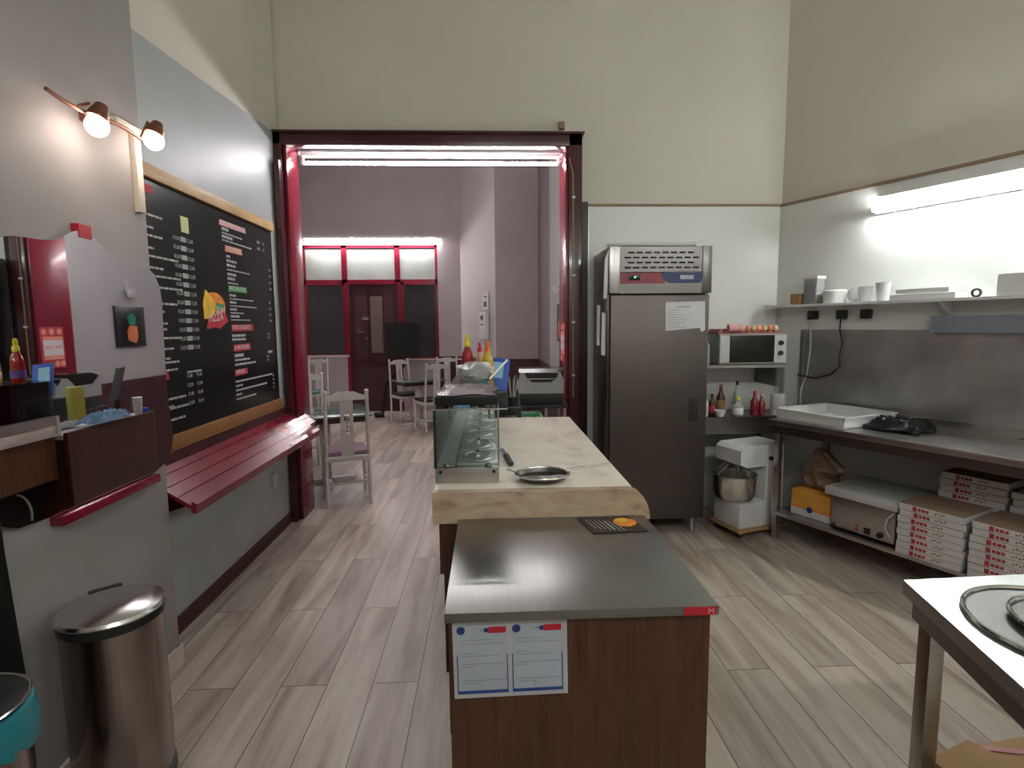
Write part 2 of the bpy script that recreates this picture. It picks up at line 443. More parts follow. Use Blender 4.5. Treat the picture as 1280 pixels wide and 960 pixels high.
dg = MB().prism([(-.5, 10.4), (.13, 9.0), (.115, 8.99), (-.52, 10.385)], 'z', 0, 1.04); dg.box(-.93, -.5, 10.385, 10.4, 0, 1.04)
struct('trim_7', dg, 'maroon_dull')
struct('baseboard_dining', MB().box(-3.42, -2.66, 10.385, 10.4, 0, .08), 'paint_mauve_light')
# far window unit (three frosted fanlights, two dark windows, a door)
def window(num, x0, x1, z0, z1, pane, y=10.42, fr=.05):
    o = struct('window_%d' % num, MB().box(x0, x1, y, y+.08, z0, z0+fr).box(x0, x1, y, y+.08, z1-fr, z1).box(x0, x0+fr, y, y+.08, z0, z1).box(x1-fr, x1, y, y+.08, z0, z1), 'red_gloss')
    build('pane', MB().box(x0+fr*.9, x1-fr*.9, y+.03, y+.045, z0+fr*.9, z1-fr*.9), pane, o, 0)
    return o
window(1, -3.42, -2.66, 2.44, 3.12, 'frost'); window(2, -2.66, -1.68, 2.44, 3.12, 'frost'); window(3, -1.68, -.93, 2.44, 3.12, 'frost')
w4 = window(4, -3.42, -2.66, 1.05, 2.44, 'night_glass'); build('window_sill', MB().box(-3.42, -2.62, 10.36, 10.42, 1.05, 1.085), 'white_paint', w4, 0)
w5 = window(5, -1.62, -.93, .98, 2.44, 'night_glass'); build('window_sill', MB().box(-1.62, -.5, 10.36, 10.42, .975, 1.0), 'white_paint', w5, 0)
dr = struct('door_1', MB().box(-2.60, -1.68, 10.44, 10.49, 0, 2.40), 'maroon_gloss')
build('door_panel', MB().box(-2.50, -1.78, 10.425, 10.44, .15, .85).box(-2.5, -2.27, 10.43, 10.44, 1.0, 2.3).box(-1.95, -1.78, 10.43, 10.44, 1.0, 2.3), 'maroon_dull', dr, 0)
build('door_glass', MB().box(-2.2, -1.98, 10.41, 10.44, 1.12, 2.18), 'obscured_glass', dr, 0)
build('door_handle', MB().box(-2.45, -2.33, 10.38, 10.43, 1.5, 1.52).box(-2.36, -2.24, 10.40, 10.43, 1.74, 1.79), 'chrome', dr, 0)
struct('door_frame', MB().box(-2.66, -2.60, 10.40, 10.5, 0, 2.44).box(-1.68, -1.62, 10.40, 10.5, 0, 2.44).box(-2.6, -1.68, 10.40, 10.5, 2.40, 2.44), 'red_gloss')

# big red timber doorway
t_ = thing('doorway_frame', 'large dark red glossy timber frame around the opening to the dining room', 'door frame', (-.46, 4.5, 0))
build('post', MB().box(-1.71, -1.60, 4.5, 4.60, 0, 3.13, .006).box(-1.66, -1.595, 4.60, 4.80, 0, 3.08).box(-1.64, -1.60, 4.44, 4.5, 0, 2.9), 'maroon_gloss', t_)  # posts in darker maroon than the linings: their shade is in the colour
build('lining', MB().box(-1.595, -1.57, 4.53, 4.80, 0, 3.08, .003), 'red_gloss', t_)  # redder than the posts: the tube's light on the inner face is coloured in
build('post', MB().box(.665, .775, 4.5, 4.65, 0, 3.13, .006).box(.665, .78, 4.65, 4.90, 0, 3.13), 'maroon_gloss', t_)
build('lining', MB().box(.642, .664, 4.52, 4.90, 0, 3.08, .003), 'red_gloss', t_)
build('lintel', MB().box(-1.71, .775, 4.5, 4.60, 3.03, 3.125, .005), 'maroon_gloss', t_)
build('soffit', MB().box(-1.60, .665, 4.60, 5.0, 3.08, 3.10), 'white_plastic', t_)
build('cornice', MB().box(-1.73, .79, 4.48, 4.60, 3.12, 3.135), 'maroon_gloss', t_)
build('base_block', MB().box(-1.60, -1.565, 4.5, 4.53, 0, .9, .01), 'maroon_gloss', t_)

# ------------------------------------------------------------------ lights of the place, plus added unseen fill battens
def tube_light(label, p0, p1, emat, up, name='fluorescent_light', r=.014, gap=.05, body='white_plastic', hw=.05):
    p0 = Vector(p0); p1 = Vector(p1); up = Vector(up)
    t = thing(name, label, 'light', (p0 + p1) / 2)
    d = (p1 - p0).normalized(); s_ = d.cross(up).normalized()
    def bar(a, b_, w_, h0, h1):
        m_ = MB(); L = (b_ - a).length
        m_.box(0, L, -w_/2, w_/2, h0, h1, .003)
        M = Matrix((d, s_, up)).transposed().to_4x4(); M.translation = a
        return m_.xf(M)
    build('housing', bar(p0 - d*.01, p1 + d*.01, hw, gap, gap+.035), body, t)
    build('lamp_holder', bar(p0 - d*.015, p0 + d*.01, .03, -.015, gap), body, t)
    build('lamp_holder', bar(p1 - d*.01, p1 + d*.015, .03, -.015, gap), body, t)
    build('tube', MB().tube([p0 + d*.012, p1 - d*.012], r, 10), emat, t)
    return t
tube_light('long bright fluorescent tube under the lintel of the red doorway', (-1.53, 4.80, 2.975), (.62, 4.80, 2.975), 'tube_f', (0, 0, 1))
tube_light('fluorescent tube on the far wall above the frosted windows', (-3.32, 10.30, 3.19), (-.92, 10.30, 3.19), 'tube_d', (0, 0, 1), r=.02, gap=.03, hw=.12)
kt = tube_light('very bright fluorescent tube on the right kitchen wall', rw(.82, -.10, 2.40), rw(2.05, -.10, 2.40), 'tube_k', NN, r=.016)
build('reflector', MB().prism([(-.095, 2.48), (-.012, 2.50), (-.012, 2.49), (-.09, 2.47)], 'x', .82, 2.05).xf(RWM), 'white_plastic', kt, 0)
for k, (cx_, cy_) in enumerate(((.7, -.75), (3.0, -.6))):
    tube_light('added unseen fill batten above the kitchen, %s of the two' % ('left', 'right')[k], (cx_ - .6, cy_, 3.2), (cx_ + .6, cy_, 3.2), 'fill_c', (0, 0, 1), 'fill_light', r=.02)

tube_light('added unseen fill batten in the dining room', (-2.2, 7.2, 4.45), (-.9, 7.2, 4.45), 'fill_dc', (0, 0, 1), 'fill_light', r=.02)  # hidden batten added to brighten the upper dining room wall
# spot bar on the left wall
sb = thing('spotlight_bar', 'copper spotlight bar with two lit bulbs high on the left wall', 'light', (-1.45, 2.2, 2.37))
pts = [(-1.43, 1.93 + .5*i/10, 2.385 - .012*math.sin(i/10*math.pi*2)) for i in range(11)]
build('bar', MB().tube(pts, .007, 8).box(-1.5, -1.43, 2.17, 2.23, 2.37, 2.41, .006), 'copper', sb)
for yy, zz in ((2.11, 2.345), (2.455, 2.405)):
    s1 = build('shade', MB().lathe([(.012, .075), (.02, .07), (.034, .03), (.036, .012)], (0, 0, 0), 16, True).xf(Matrix.Translation((-1.40, yy, zz)) @ Matrix.Rotation(R(-18), 4, 'X') @ Matrix.Rotation(R(10), 4, 'Y')), 'copper', sb)
    build('stem', MB().tube([(-1.43, yy - .04, 2.385), (-1.41, yy - .01, zz + .06)], .006, 6), 'copper', sb)
    build('bulb', MB().sphere((-1.40, yy + .005, zz - .012), .038), 'bulb', sb)
    L = bpy.data.lights.new('spot_bulb_light', 'POINT'); L.energy = SPOT; L.color = (1, .82, .68); L.shadow_soft_size = .035
    lo = bpy.data.objects.new('spot_bulb_light', L); COL.objects.link(lo); lo.location = (-1.36, yy + .01, zz - .06)

bt = thing('wooden_batten', 'pale painted wooden strip down the wall corner under the spotlights', 'batten', (-1.49, 2.47, 2.1))
build('upright', MB().box(-1.5, -1.475, 2.455, 2.495, 2.10, 2.43, .003), 'pine_pale', bt)
build('crosspiece', MB().box(-1.5, -1.47, 2.34, 2.50, 2.42, 2.45, .003), 'pine_pale', bt)

# ------------------------------------------------------------------ menu board
mb_ = thing('menu_board', 'large black pizza menu board with white price lists on the left wall', 'menu board', (-1.65, 3.45, 1.06))
X = -1.652
build('panel', MB().box(-1.66, X, 2.56, 4.34, 1.05, 2.335), 'menu_black', mb_)
build('top_rail', MB().box(-1.66, -1.63, 2.56, 4.35, 2.335, 2.40, .003), 'pine_light', mb_)
build('bottom_rail', MB().box(-1.66, -1.635, 2.56, 4.36, .97, 1.05, .003), 'pine_orange_shade', mb_)
txt = MB()
def dash(y, z, L, h=.010, words=True):
    # one illegible line of small print: word-sized strokes
    e = y + L
    while y < e - .006:
        wl = min(e - y, random.uniform(.025, .065) if words else L)
        txt.box(X, X + .0015, y, y + wl, z - h/2, z + h/2); y += wl + .007
TM = lambda y, z: Matrix(((0, 0, 1, X + .001), (1, 0, 0, y), (0, 1, 0, z), (0, 0, 0, 1)))
rows = [2.075 - i * .0487 for i in range(13)]
for z in rows:
    txt.text('10,00', .03, TM(3.0, z)); txt.text('12,00', .03, TM(3.135, z))
    dash(3.075, z + .01, .055, .026, False)
for k, (z, L) in enumerate(zip([2.16, 2.10, 2.06, 2.0, 1.96, 1.905, 1.865, 1.81, 1.73, 1.69, 1.63, 1.60, 1.555, 1.50, 1.45, 1.43, 1.39], [.14, .06, .13, .05, .26, .12, .27, .28, .22, .1, .12, .11, .24, .16, .12, .2, .18])):
    dash(2.72, z, L + .06, .011)
txt.text('M', .05, TM(2.6, 1.4))
for z in (1.335, 1.285, 1.235, 1.185):
    txt.text('12,00', .028, TM(3.04, z)); txt.text('15,00', .028, TM(3.14, z))
for z in (1.355,): dash(3.05, z + .01, .15, .01)
for z, L in ((1.24, .22), (1.19, .24), (1.13, .2), (1.2, .1)): dash(2.8, z, L, .012)
# right-hand column
for z, L, h in ((2.225, .09, .018), (2.2, .28, .009), (2.178, .14, .018), (2.155, .42, .009)): dash(3.55, z, L, h)
for z in (2.21, 2.165): txt.text('8,00', .028, TM(4.07, z)); txt.text('9,0', .028, TM(4.16, z))
for i in range(7): dash(3.59, 2.06 - i*.028, (.06, .14, .12, .33, .12, .1, .14)[i], (.016, .016, .016, .009, .016, .016, .009)[i])
for i in range(4): txt.text('2,50', .024, TM(4.25, 2.03 - i*.047))
for i in range(8): dash(3.60, 1.815 - i*.0225, (.09, .35, .09, .40, .09, .19, .13, .29)[i], (.015, .008)[i % 2])
for i in range(4): txt.text('3,50', .024, TM(4.22, 1.785 - i*.045))
for z in (1.555, 1.53): dash(3.60, z, .2, .016)
for z in (1.55, 1.525): txt.text('5,00', .022, TM(4.17, z))
dash(3.62, 1.425, .13, .02, False); dash(3.62, 1.395, .22, .014); dash(3.62, 1.365, .31, .014)
dash(4.16, 1.425, .08, .018, False)
for z in (1.385, 1.36): txt.text('1,50', .024, TM(4.13, z))
for i in range(5): dash(3.61, 1.255 - i*.029, (.61, .10, .5, .08, .30)[i], .012)
for i in range(4): txt.text('2,0', .022, TM(4.22, 1.235 - i*.03))
build('white_lettering', txt, 'menu_white', mb_, 0)
def heading(y, z, L, h, mat, sl=0):
    build('heading_patch', MB().prism([(y-.012, z-.008), (y + L, z - .004 + sl), (y + L - .008, z + h + sl), (y - .004, z + h - .004)], 'x', X, X + .0012), mat, mb_, 0)
    return (y, z)
heads = [(3.535, 2.25, .36, .03, 'pink_ink', 'OS PROMOS'), (3.59, 2.095, .23, .035, 'peach', 'NOS PÂTES'), (3.6, 1.845, .26, .035, 'green_ink', 'NOS SALADES'),
         (3.61, 1.59, .32, .04, 'red_ink', 'NOS DESSERTS'), (3.62, 1.46, .25, .04, 'red_ink', 'A BOISSON'), (3.62, 1.30, .18, .035, 'red_ink', 'BIÈRES')]
hd = MB()
for y, z, L, h, mt, tx in heads:
    heading(y, z, L, h, mt)
    hd.text(tx, h * .95, TM(y + .004, z + .006) @ Matrix.Diagonal((L / (len(tx) * h * .62), 1, 1, 1)) @ Matrix.Translation((0, 0, .001)))
heading(2.60, 2.27, .26, .035, 'red_ink'); heading(2.62, 1.345, .26, .04, 'red_ink')
hd.text('NS', .045, TM(2.78, 1.352) @ Matrix.Translation((0, 0, .001)))
build('heading_lettering', hd, 'paper', mb_, 0)
# round logo
lg = [(3.40 + .135*math.cos(a) , 1.735 + .085*math.sin(a)) for a in [math.pi*2*i/28 for i in range(28)]]
build('logo_disc', MB().prism([p for p in lg if p[1] > 1.69], 'x', X, X + .0012), 'logo_orange', mb_, 0)
build('logo_slice', MB().prism([(3.30, 1.83), (3.27, 1.76), (3.27, 1.66), (3.36, 1.66), (3.42, 1.735), (3.36, 1.80)], 'x', X, X + .002), 'logo_yellow', mb_, 0)
build('logo_brush', MB().prism([(3.40, 1.71), (3.50, 1.715), (3.52, 1.75), (3.42, 1.76)], 'x', X, X + .0024), 'green_ink', mb_, 0)
build('logo_brush', MB().prism([(3.29, 1.60), (3.32, 1.665), (3.52, 1.71), (3.56, 1.65), (3.44, 1.60), (3.40, 1.61)], 'x', X, X + .0026), 'logo_red', mb_, 0)
lt = MB().text('SUN', .058, TM(3.405, 1.695) @ Matrix.Translation((0, 0, .003)), .2).text('PIZZA', .066, TM(3.315, 1.642) @ Matrix.Rotation(R(4), 4, 'Z') @ Matrix.Translation((0, 0, .002)), .2)
build('logo_lettering', lt, 'paper', mb_, 0)
build('taped_note', MB().box(X, X + .002, 3.09, 3.165, 2.125, 2.21), 'yellow_paper', mb_, 0)

# red slatted shelf under the menu
sh = thing('slatted_wall_shelf', 'sloping dark red glossy slatted wooden shelf below the menu board', 'shelf', (-1.6, 3.5, .75))
a0 = math.atan2(.92 - .765, .24)
for k in range(4):
    f0, f1 = k / 4, (k + .93) / 4
    x0, x1 = -1.655 + .245 * f0, -1.655 + .245 * f1
    z0, z1 = .925 - .155 * f0, .925 - .155 * f1
    build('slat', MB().prism([(x0, z0), (x1, z1), (x1, z1 - .02), (x0, z0 - .02)], 'y', 2.56, 4.72 - .10 * f1 - (.14 if k == 3 else 0)), 'red_gloss', sh)
build('front_edge', MB().prism([(-1.41, .79), (-1.385, .775), (-1.39, .73), (-1.415, .735)], 'y', 2.56, 4.46), 'red_gloss', sh)
build('wall_plank', MB().box(-1.66, -1.635, 2.56, 4.48, .87, .968), 'maroon_gloss', sh)
build('bracket', MB().prism([(-1.655, .90), (-1.42, .75), (-1.655, .68)], 'y', 2.70, 2.73), 'maroon_gloss', sh)
build('bracket', MB().prism([(-1.655, .90), (-1.42, .75), (-1.655, .68)], 'y', 4.2, 4.23), 'maroon_gloss', sh)
solo('wall_socket', MB().box(-1.66, -1.64, 4.1, 4.18, .38, .5, .004), 'grey_light', 'small pale wall socket low on the wall below the red slatted shelf', 'socket')

# ------------------------------------------------------------------ mirror on the pillar
mr = thing('wall_mirror', 'frameless mirror with scalloped edge hung on the left pillar', 'mirror', (-1.5, 2.1, .97))
poly = [(1.62,1.10),(1.64,1.02),(1.71,.985),(1.86,.975),(2.41,.975),(2.50,1.0),(2.55,1.05),(2.57,1.12),(2.555,1.22),(2.545,1.35),(2.555,1.64),(2.56,1.72),(2.55,1.79),(2.52,1.84),(2.47,1.87),(2.36,1.88),(2.26,1.895),(2.20,1.92),(2.15,1.95),(2.11,1.965),(2.05,1.95),(1.98,1.91),(1.92,1.90),(1.80,1.895),(1.70,1.87),(1.64,1.82),(1.61,1.72),(1.62,1.5)]
build('glass', MB().prism(poly, 'x', -1.492, -1.475), 'mirror', mr, 0)
build('backing', MB().prism([(2.09 + (y-2.09)*.98 , 1.45 + (z-1.45)*.98) for y, z in poly if y < 2.52], 'x', -1.5, -1.492), 'black_matt', mr, 0)
build('clip', MB().box(-1.5, -1.472, 2.08, 2.145, 1.935, 1.985, .002), 'red_badge', mr, 0)
solo('mirror_ledge', MB().box(-1.5, -1.452, 1.86, 2.41, .935, .970, .004), 'red_gloss', 'short red glossy wooden ledge under the wall mirror', 'shelf')
solo('pineapple_picture', MB().box(.775, .80, 5.66, 6.12, 1.43, 1.84, .004), 'menu_black', 'dark picture of a pineapple on the dining room wall seen in the mirror', 'picture')
pp = bpy.data.objects['pineapple_picture']
def sub_world(name, mbb, mat, par, smooth=0):
    mbb.xf(Matrix.Translation(-par.location)); return build(name, mbb, mat, par, smooth, True)
sub_world('painted_fruit', MB().prism([(5.83,1.49),(5.95,1.46),(5.99,1.53),(5.98,1.64),(5.86,1.645),(5.82,1.58)], 'x', .772, .775), 'fruit_orange', pp)
lf = MB()
for a in range(7): lf.prism([(5.89, 1.64), (5.91, 1.64), (5.90 + .09*math.sin((a-3)*.5), 1.66 + .14*math.cos((a-3)*.45))], 'x', .770 + a*.0002, .774)
lf.prism([(5.85,1.66),(5.95,1.66),(5.97,1.73),(5.9,1.78),(5.83,1.73)], 'x', .7735, .775)
sub_world('painted_leaves', lf, 'leaf_green', pp)
solo('wall_candle_holder', MB().tube([(.79, 5.85, 2.10), (.77, 5.85, 2.10), (.765, 5.85, 1.98)], .008, 6).lathe([(.03, -.04), (.045, 0), (.05, .05)], (.74, 5.86, 1.97), 12), 'grey_light', 'small grey wall holder above the pineapple picture', 'wall ornament')
st = thing('promo_sticker', 'red sticker with peach dots and a white label on the doorway post', 'sticker', (.638, 4.66, 1.3))
build('sheet', MB().box(.638, .642, 4.535, 4.78, 1.29, 1.63), 'red_ink', st, 0)
ds = MB()
for yy, zz in ((4.575, 1.59), (4.655, 1.59), (4.735, 1.59), (4.69, 1.325), (4.75, 1.325)): ds.lathe([(.026, 0), (.026, .002)], (.638, yy, zz), 14, True, Matrix.Rotation(R(-90), 4, 'Y'))
build('dots', ds, 'peach', st, 0)
build('band', MB().box(.6365, .638, 4.56, 4.765, 1.36, 1.55), 'peach', st, 0)
build('label', MB().box(.6355, .6365, 4.56, 4.765, 1.395, 1.52), 'paper', st, 0)
bb = MB(); y = 4.575
for L in (.08, .075): bb.box(.635, .6355, y, y + L, 1.45, 1.475); y += L + .02
build('print', bb, 'pink_ink', st, 0)

# ------------------------------------------------------------------ bins bottom left
def bin_(label, x, y, r, h, lid=True, rot=0):
    t = thing('pedal_bin', label, 'bin', (x, y, 0), rot, local=True)
    build('body', MB().lathe([(r*.97, .03), (r, .05), (r, h-.04), (r*1.01, h-.035)], n=40), 'steel_bin', t, local=True)
    build('base_ring', MB().lathe([(r*1.02, 0), (r*1.04, .01), (r*1.03, .045), (r*.98, .05)], n=40), 'black_plastic', t, local=True)
    build('collar', MB().lathe([(r*.99, h-.04), (r*1.03, h-.035), (r*1.03, h-.01), (r*.98, h-.005)], n=40), 'black_plastic', t, local=True)
    build('pedal', MB().box(-.045, .045, -r-.07, -r+.02, .012, .03, .004), 'steel_dark', t, local=True)
    return t
bn = bin_('round steel pedal bin with a domed closed lid beside the left pillar', -1.30, 1.83, .148, .655, rot=R(40))
build('lid', MB().lathe([(.155, .65), (.158, .656), (.152, .666), (.12, .674), (.06, .678), (.004, .679)], n=40), 'steel_bright', bn, local=True)
build('hinge', MB().box(-.05, .05, .14, .17, .6, .67, .005), 'black_plastic', bn, local=True)
b2 = bin_('round steel bin lined with a teal bag at the left edge of the picture', -1.335, 1.30, .148, .645)
bg = MB()
prof = []
r0 = bmesh.new(); rings = []
for k, (rr, zz) in enumerate(((.135, .66), (.158, .655), (.163, .62), (.160, .575), (.155, .56))):
    rings.append([r0.verts.new(((rr + (.006 if k > 1 else 0)*math.sin(i*1.9))*math.cos(2*math.pi*i/48), (rr + (.006 if k > 1 else 0)*math.sin(i*1.9))*math.sin(2*math.pi*i/48), zz - (.03*math.sin(i*.55)**2 if k > 2 else 0))) for i in range(48)])
for a, b_ in zip(rings, rings[1:]):
    for i in range(48): r0.faces.new((a[i], a[(i+1) % 48], b_[(i+1) % 48], b_[i]))
bg.merge(r0)
build('bin_liner', bg, 'teal_plastic', b2, local=True)
build('lid_ring', MB().tube([(.152*math.cos(a), .152*math.sin(a), .672) for a in [2*math.pi*i/40 for i in range(40)]], .004, 6, True), 'steel_bright', b2, local=True)
build('lid', MB().lathe([(.15, .66), (.148, .672), (.004, .677)], n=40), 'black_plastic', b2, local=True)
bagm = MB(); r0 = bmesh.new(); g = []
for i in range(13):
    g.append([r0.verts.new((-1.455 + .02*math.sin(i*1.3) * (.4 + j/8), 1.48 + i/12*.15 - .01*j/8*math.sin(i), 1.04 - j/8*.52 - .03*math.sin(i*.26)*(j == 0))) for j in range(9)])
for i in range(12):
    for j in range(8): r0.faces.new((g[i][j], g[i+1][j], g[i+1][j+1], g[i][j+1]))
bmesh.ops.solidify(r0, geom=r0.faces, thickness=.015)
bagm.merge(r0)
solo('hanging_apron', bagm, 'black_matt', 'black cloth hanging on the pillar above the bin at the left edge', 'cloth')

# ------------------------------------------------------------------ steel-topped island in front
isl = thing('island_cabinet', 'brown wood-fronted cabinet with a brushed steel top in the foreground', 'cabinet', (.22, 1.6, 0))
build('body', MB().box(-.107, .552, 1.285, 1.925, .06, .88), 'wood_red', isl)
build('plinth', MB().box(-.09, .54, 1.31, 1.92, 0, .06), 'black_matt', isl)
build('top', MB().box(-.117, .567, 1.268, 1.925, .878, .902, .0015), 'steel_top', isl)
bd = build('badge', MB().box(.478, .560, 1.2665, 1.268, .879, .900), 'red_badge', isl, 0)
TX = lambda x, y, z: Matrix(((1, 0, 0, x), (0, 0, -1, y), (0, 1, 0, z), (0, 0, 0, 1)))
build('badge_letter', MB().text('M', .021, TX(.538, 1.266, .882)), 'pink_ink', bd, 0)
build('badge_word', MB().text('Gastro', .016, TX(.483, 1.266, .885)), 'red_ink', bd, 0)
# laminated notices
nt_ = thing('notice_sheet', 'laminated pair of blue-edged forms taped to the front of the cabinet', 'notice', (.045, 1.283, .67))
NM = Matrix.Translation((.045, 0, .775)) @ Matrix.Rotation(R(-.9), 4, 'Y') @ Matrix.Translation((-.045, 0, -.775))
build('pouch', MB().box(-.098, .188, 1.2815, 1.285, .672, .872).xf(NM), 'paper_dim', nt_, 0)
for x0 in (-.089, .049):
    x1 = x0 + .127
    fm = build('form', MB().box(x0, x1, 1.2808, 1.2815, .684, .863).xf(NM), 'pale_blue', nt_, 0)
    build('blue_edge', MB().prism([(x0, .785), (x0, .684), (x1, .684), (x1, .785), (x1 - .0025, .785), (x1 - .0025, .692), (x0 + .0025, .692), (x0 + .0025, .785)], 'y', 1.2800, 1.2808).xf(NM), 'navy_edge', fm, 0)
    build('round_logo', MB().lathe([(.0105, 0), (.0105, .001)], (x0 + .012, 1.2808, .852), 18, True, Matrix.Rotation(R(90), 4, 'X')).xf(NM), 'blue_badge', fm, 0)
    build('red_tab', MB().box(x0 + .08, x0 + .124, 1.28, 1.2808, .843, .859).xf(NM), 'red_badge', fm, 0)
    build('tab_dot', MB().lathe([(.006, 0), (.006, .0012)], (x0 + .075, 1.2808, .851), 12, True, Matrix.Rotation(R(90), 4, 'X')).xf(NM), 'blue_badge', fm, 0)
    pr_ = MB().box(x0 + .059, x0 + .068, 1.28, 1.2808, .850, .853)
    for zz, L in ((.815, .11), (.79, .035), (.783, .10), (.762, .11), (.755, .03), (.718, .12), (.71, .05), (.825, .08)):
        pr_.box(x0 + .01, x0 + .01 + L, 1.2803, 1.2808, zz, zz + .0012)
    pr_.box(x0 + .055, x0 + .056, 1.2803, 1.2808, .694, .718)
    build('print', pr_.xf(NM), 'ink_grey', fm, 0)
# flyer
fl = thing('menu_flyer', 'dark folded pizza flyer lying on the steel top', 'flyer', (.42, 1.84, .9025))
FP = [(.315, 1.905), (.50, 1.918), (.535, 1.765), (.345, 1.755)]
build('sheet', MB().prism(FP, 'z', .9025, .9045), 'menu_black', fl, 0)
fp = MB()
for k in range(7): fp.rbox((.35 + k*.016, 1.84 - .004*k, .9048), (.003 if k != 4 else .006, .09 + .01*(k % 2), .0006), R(14))
build('print', fp, 'menu_white', fl, 0)
build('pizza_photo', MB().lathe([(.042, .9045), (.042, .9052)], (.475, 1.85, 0), 20).xf(Matrix.Identity(4)), 'logo_orange', fl, 0)
build('pizza_topping', MB().lathe([(.022, .9052), (.022, .9058)], (.465, 1.865, 0), 12), 'logo_yellow', fl, 0)

# ------------------------------------------------------------------ marble prep counter
mc = thing('marble_counter', 'prep counter with a pale marble slab and rounded edge behind the cabinet', 'counter', (.16, 2.7, 0))
build('body', MB().box(-.17, .50, 2.0, 3.50, .66, .955).box(-.17, .50, 2.0, 2.04, 0, .66).box(.42, .50, 2.04, 3.5, 0, .66), 'wood_orange', mc)
build('slab', MB().box(-.21, .53, 1.965, 3.54, .955, 1.0, .004), 'marble', mc)
arc = [(.51 + .08*math.sin(a), .885 + .115*math.cos(a)) for a in [math.pi/2*i/8 for i in range(9)]]
build('front_edge', MB().prism([(-.212, .885)] + [(-.212, 1.0015)] + arc, 'y', 1.928, 1.967), 'marble_edge', mc)
build('front_panel', MB().box(-.175, -.11, 1.94, 2.0, .30, .885), 'wood_red', mc)
build('side_panel', MB().box(-.195, -.175, 2.0, 3.52, .66, .945), 'wood_orange', mc)
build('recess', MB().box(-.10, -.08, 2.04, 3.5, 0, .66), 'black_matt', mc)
build('edge_strip', MB().box(-.215, -.2, 2.6, 3.545, .935, .955).box(-.215, -.195, 3.52, 3.545, .955, 1.06), 'white_paint', mc)
solo('white_cable', MB().tube([(-.112 - .05*math.sin(a), 3.3 + .02*a, .62 - .10*(1-math.cos(a))) for a in [i*.3 for i in range(9)]], .006, 6), 'white_plastic', 'short white curved cable under the counter seen in the mirror', 'cable')

# topping display case
dc = thing('topping_display', 'glass and steel refrigerated topping display with lidded pans on the counter', 'display case', (-.085, 2.8, 1.0))
y0, y1 = 2.05, 3.52
build('base', MB().box(-.21, .035, y0, y1, 1.001, 1.062, .003), 'steel', dc)
build('tray_well', MB().box(-.205, -.135, y0 + .02, y1 - .02, 1.062, 1.066), 'pan_steel', dc)
build('side_glass', MB().box(-.21, -.204, y0, y1, 1.062, 1.285), 'glass_clear', dc, 0)
build('front_glass', MB().box(-.204, .03, y0, y0 + .006, 1.062, 1.285), 'glass_clear', dc, 0)
build('rear_glass', MB().box(-.204, .03, y1 - .006, y1, 1.062, 1.285), 'glass_clear', dc, 0)
build('corner_post', MB().box(-.213, -.203, y0 - .003, y0 + .007, 1.06, 1.285), 'black_plastic', dc, 0)
build('frame_rail', MB().tube([(-.215, y0 - .002, 1.287), (.07, y0 - .002, 1.287)], .003, 6).tube([(.034, y0, 1.062), (.034, y0, 1.287)], .004, 6).tube([(.034, y1, 1.062), (.034, y1, 1.287)], .004, 6).tube([(.034, y0, 1.285), (.034, y1, 1.285)], .004, 6), 'steel_bright', dc)
build('top_glass', MB().box(-.21, .035, y0 + .16, y1, 1.283, 1.291), 'glass_clear', dc, 0)
for x in (-.15, -.0): build('hinge', MB().box(x - .004, x + .004, y0 - .006, y0 + .01, 1.26, 1.29).lathe([(.006, 0), (.006, .008)], (x, y0 - .004, 1.258), 8, True, Matrix.Rotation(R(90), 4, 'X')), 'steel_dark', dc, 0)
for x in (-.165, -.005): build('glass_clamp', MB().sphere((x, y0 - .002, 1.068), .011, 1.3, .7, 1), 'steel_dark', dc)
for x in (-.19, .015): build('screw', MB().lathe([(.007, 0), (.007, .003)], (x, y0, 1.045), 12, True, Matrix.Rotation(R(90), 4, 'X')), 'black_plastic', dc)
for k in range(6):
    ya = y0 + .03 + k*.238
    pn = build('pan', MB().box(-.130, .030, ya, ya + .220, 1.062, 1.0725, .004), 'pan_steel', dc)
    M_ = Matrix.Translation((-.05, ya + .112, 1.072)) @ Matrix.Diagonal((.9, 1.25, 1, 1))
    build('pan_lid', MB().lathe([(.072, 0), (.07, .004), (.055, .008), (.05, .003), (.004, .003)], n=28).xf(M_), 'pan_steel', pn)
    build('lid_handle', MB().box(-.058, -.042, ya + .085, ya + .14, 1.074, 1.095, .003), 'chrome', pn)
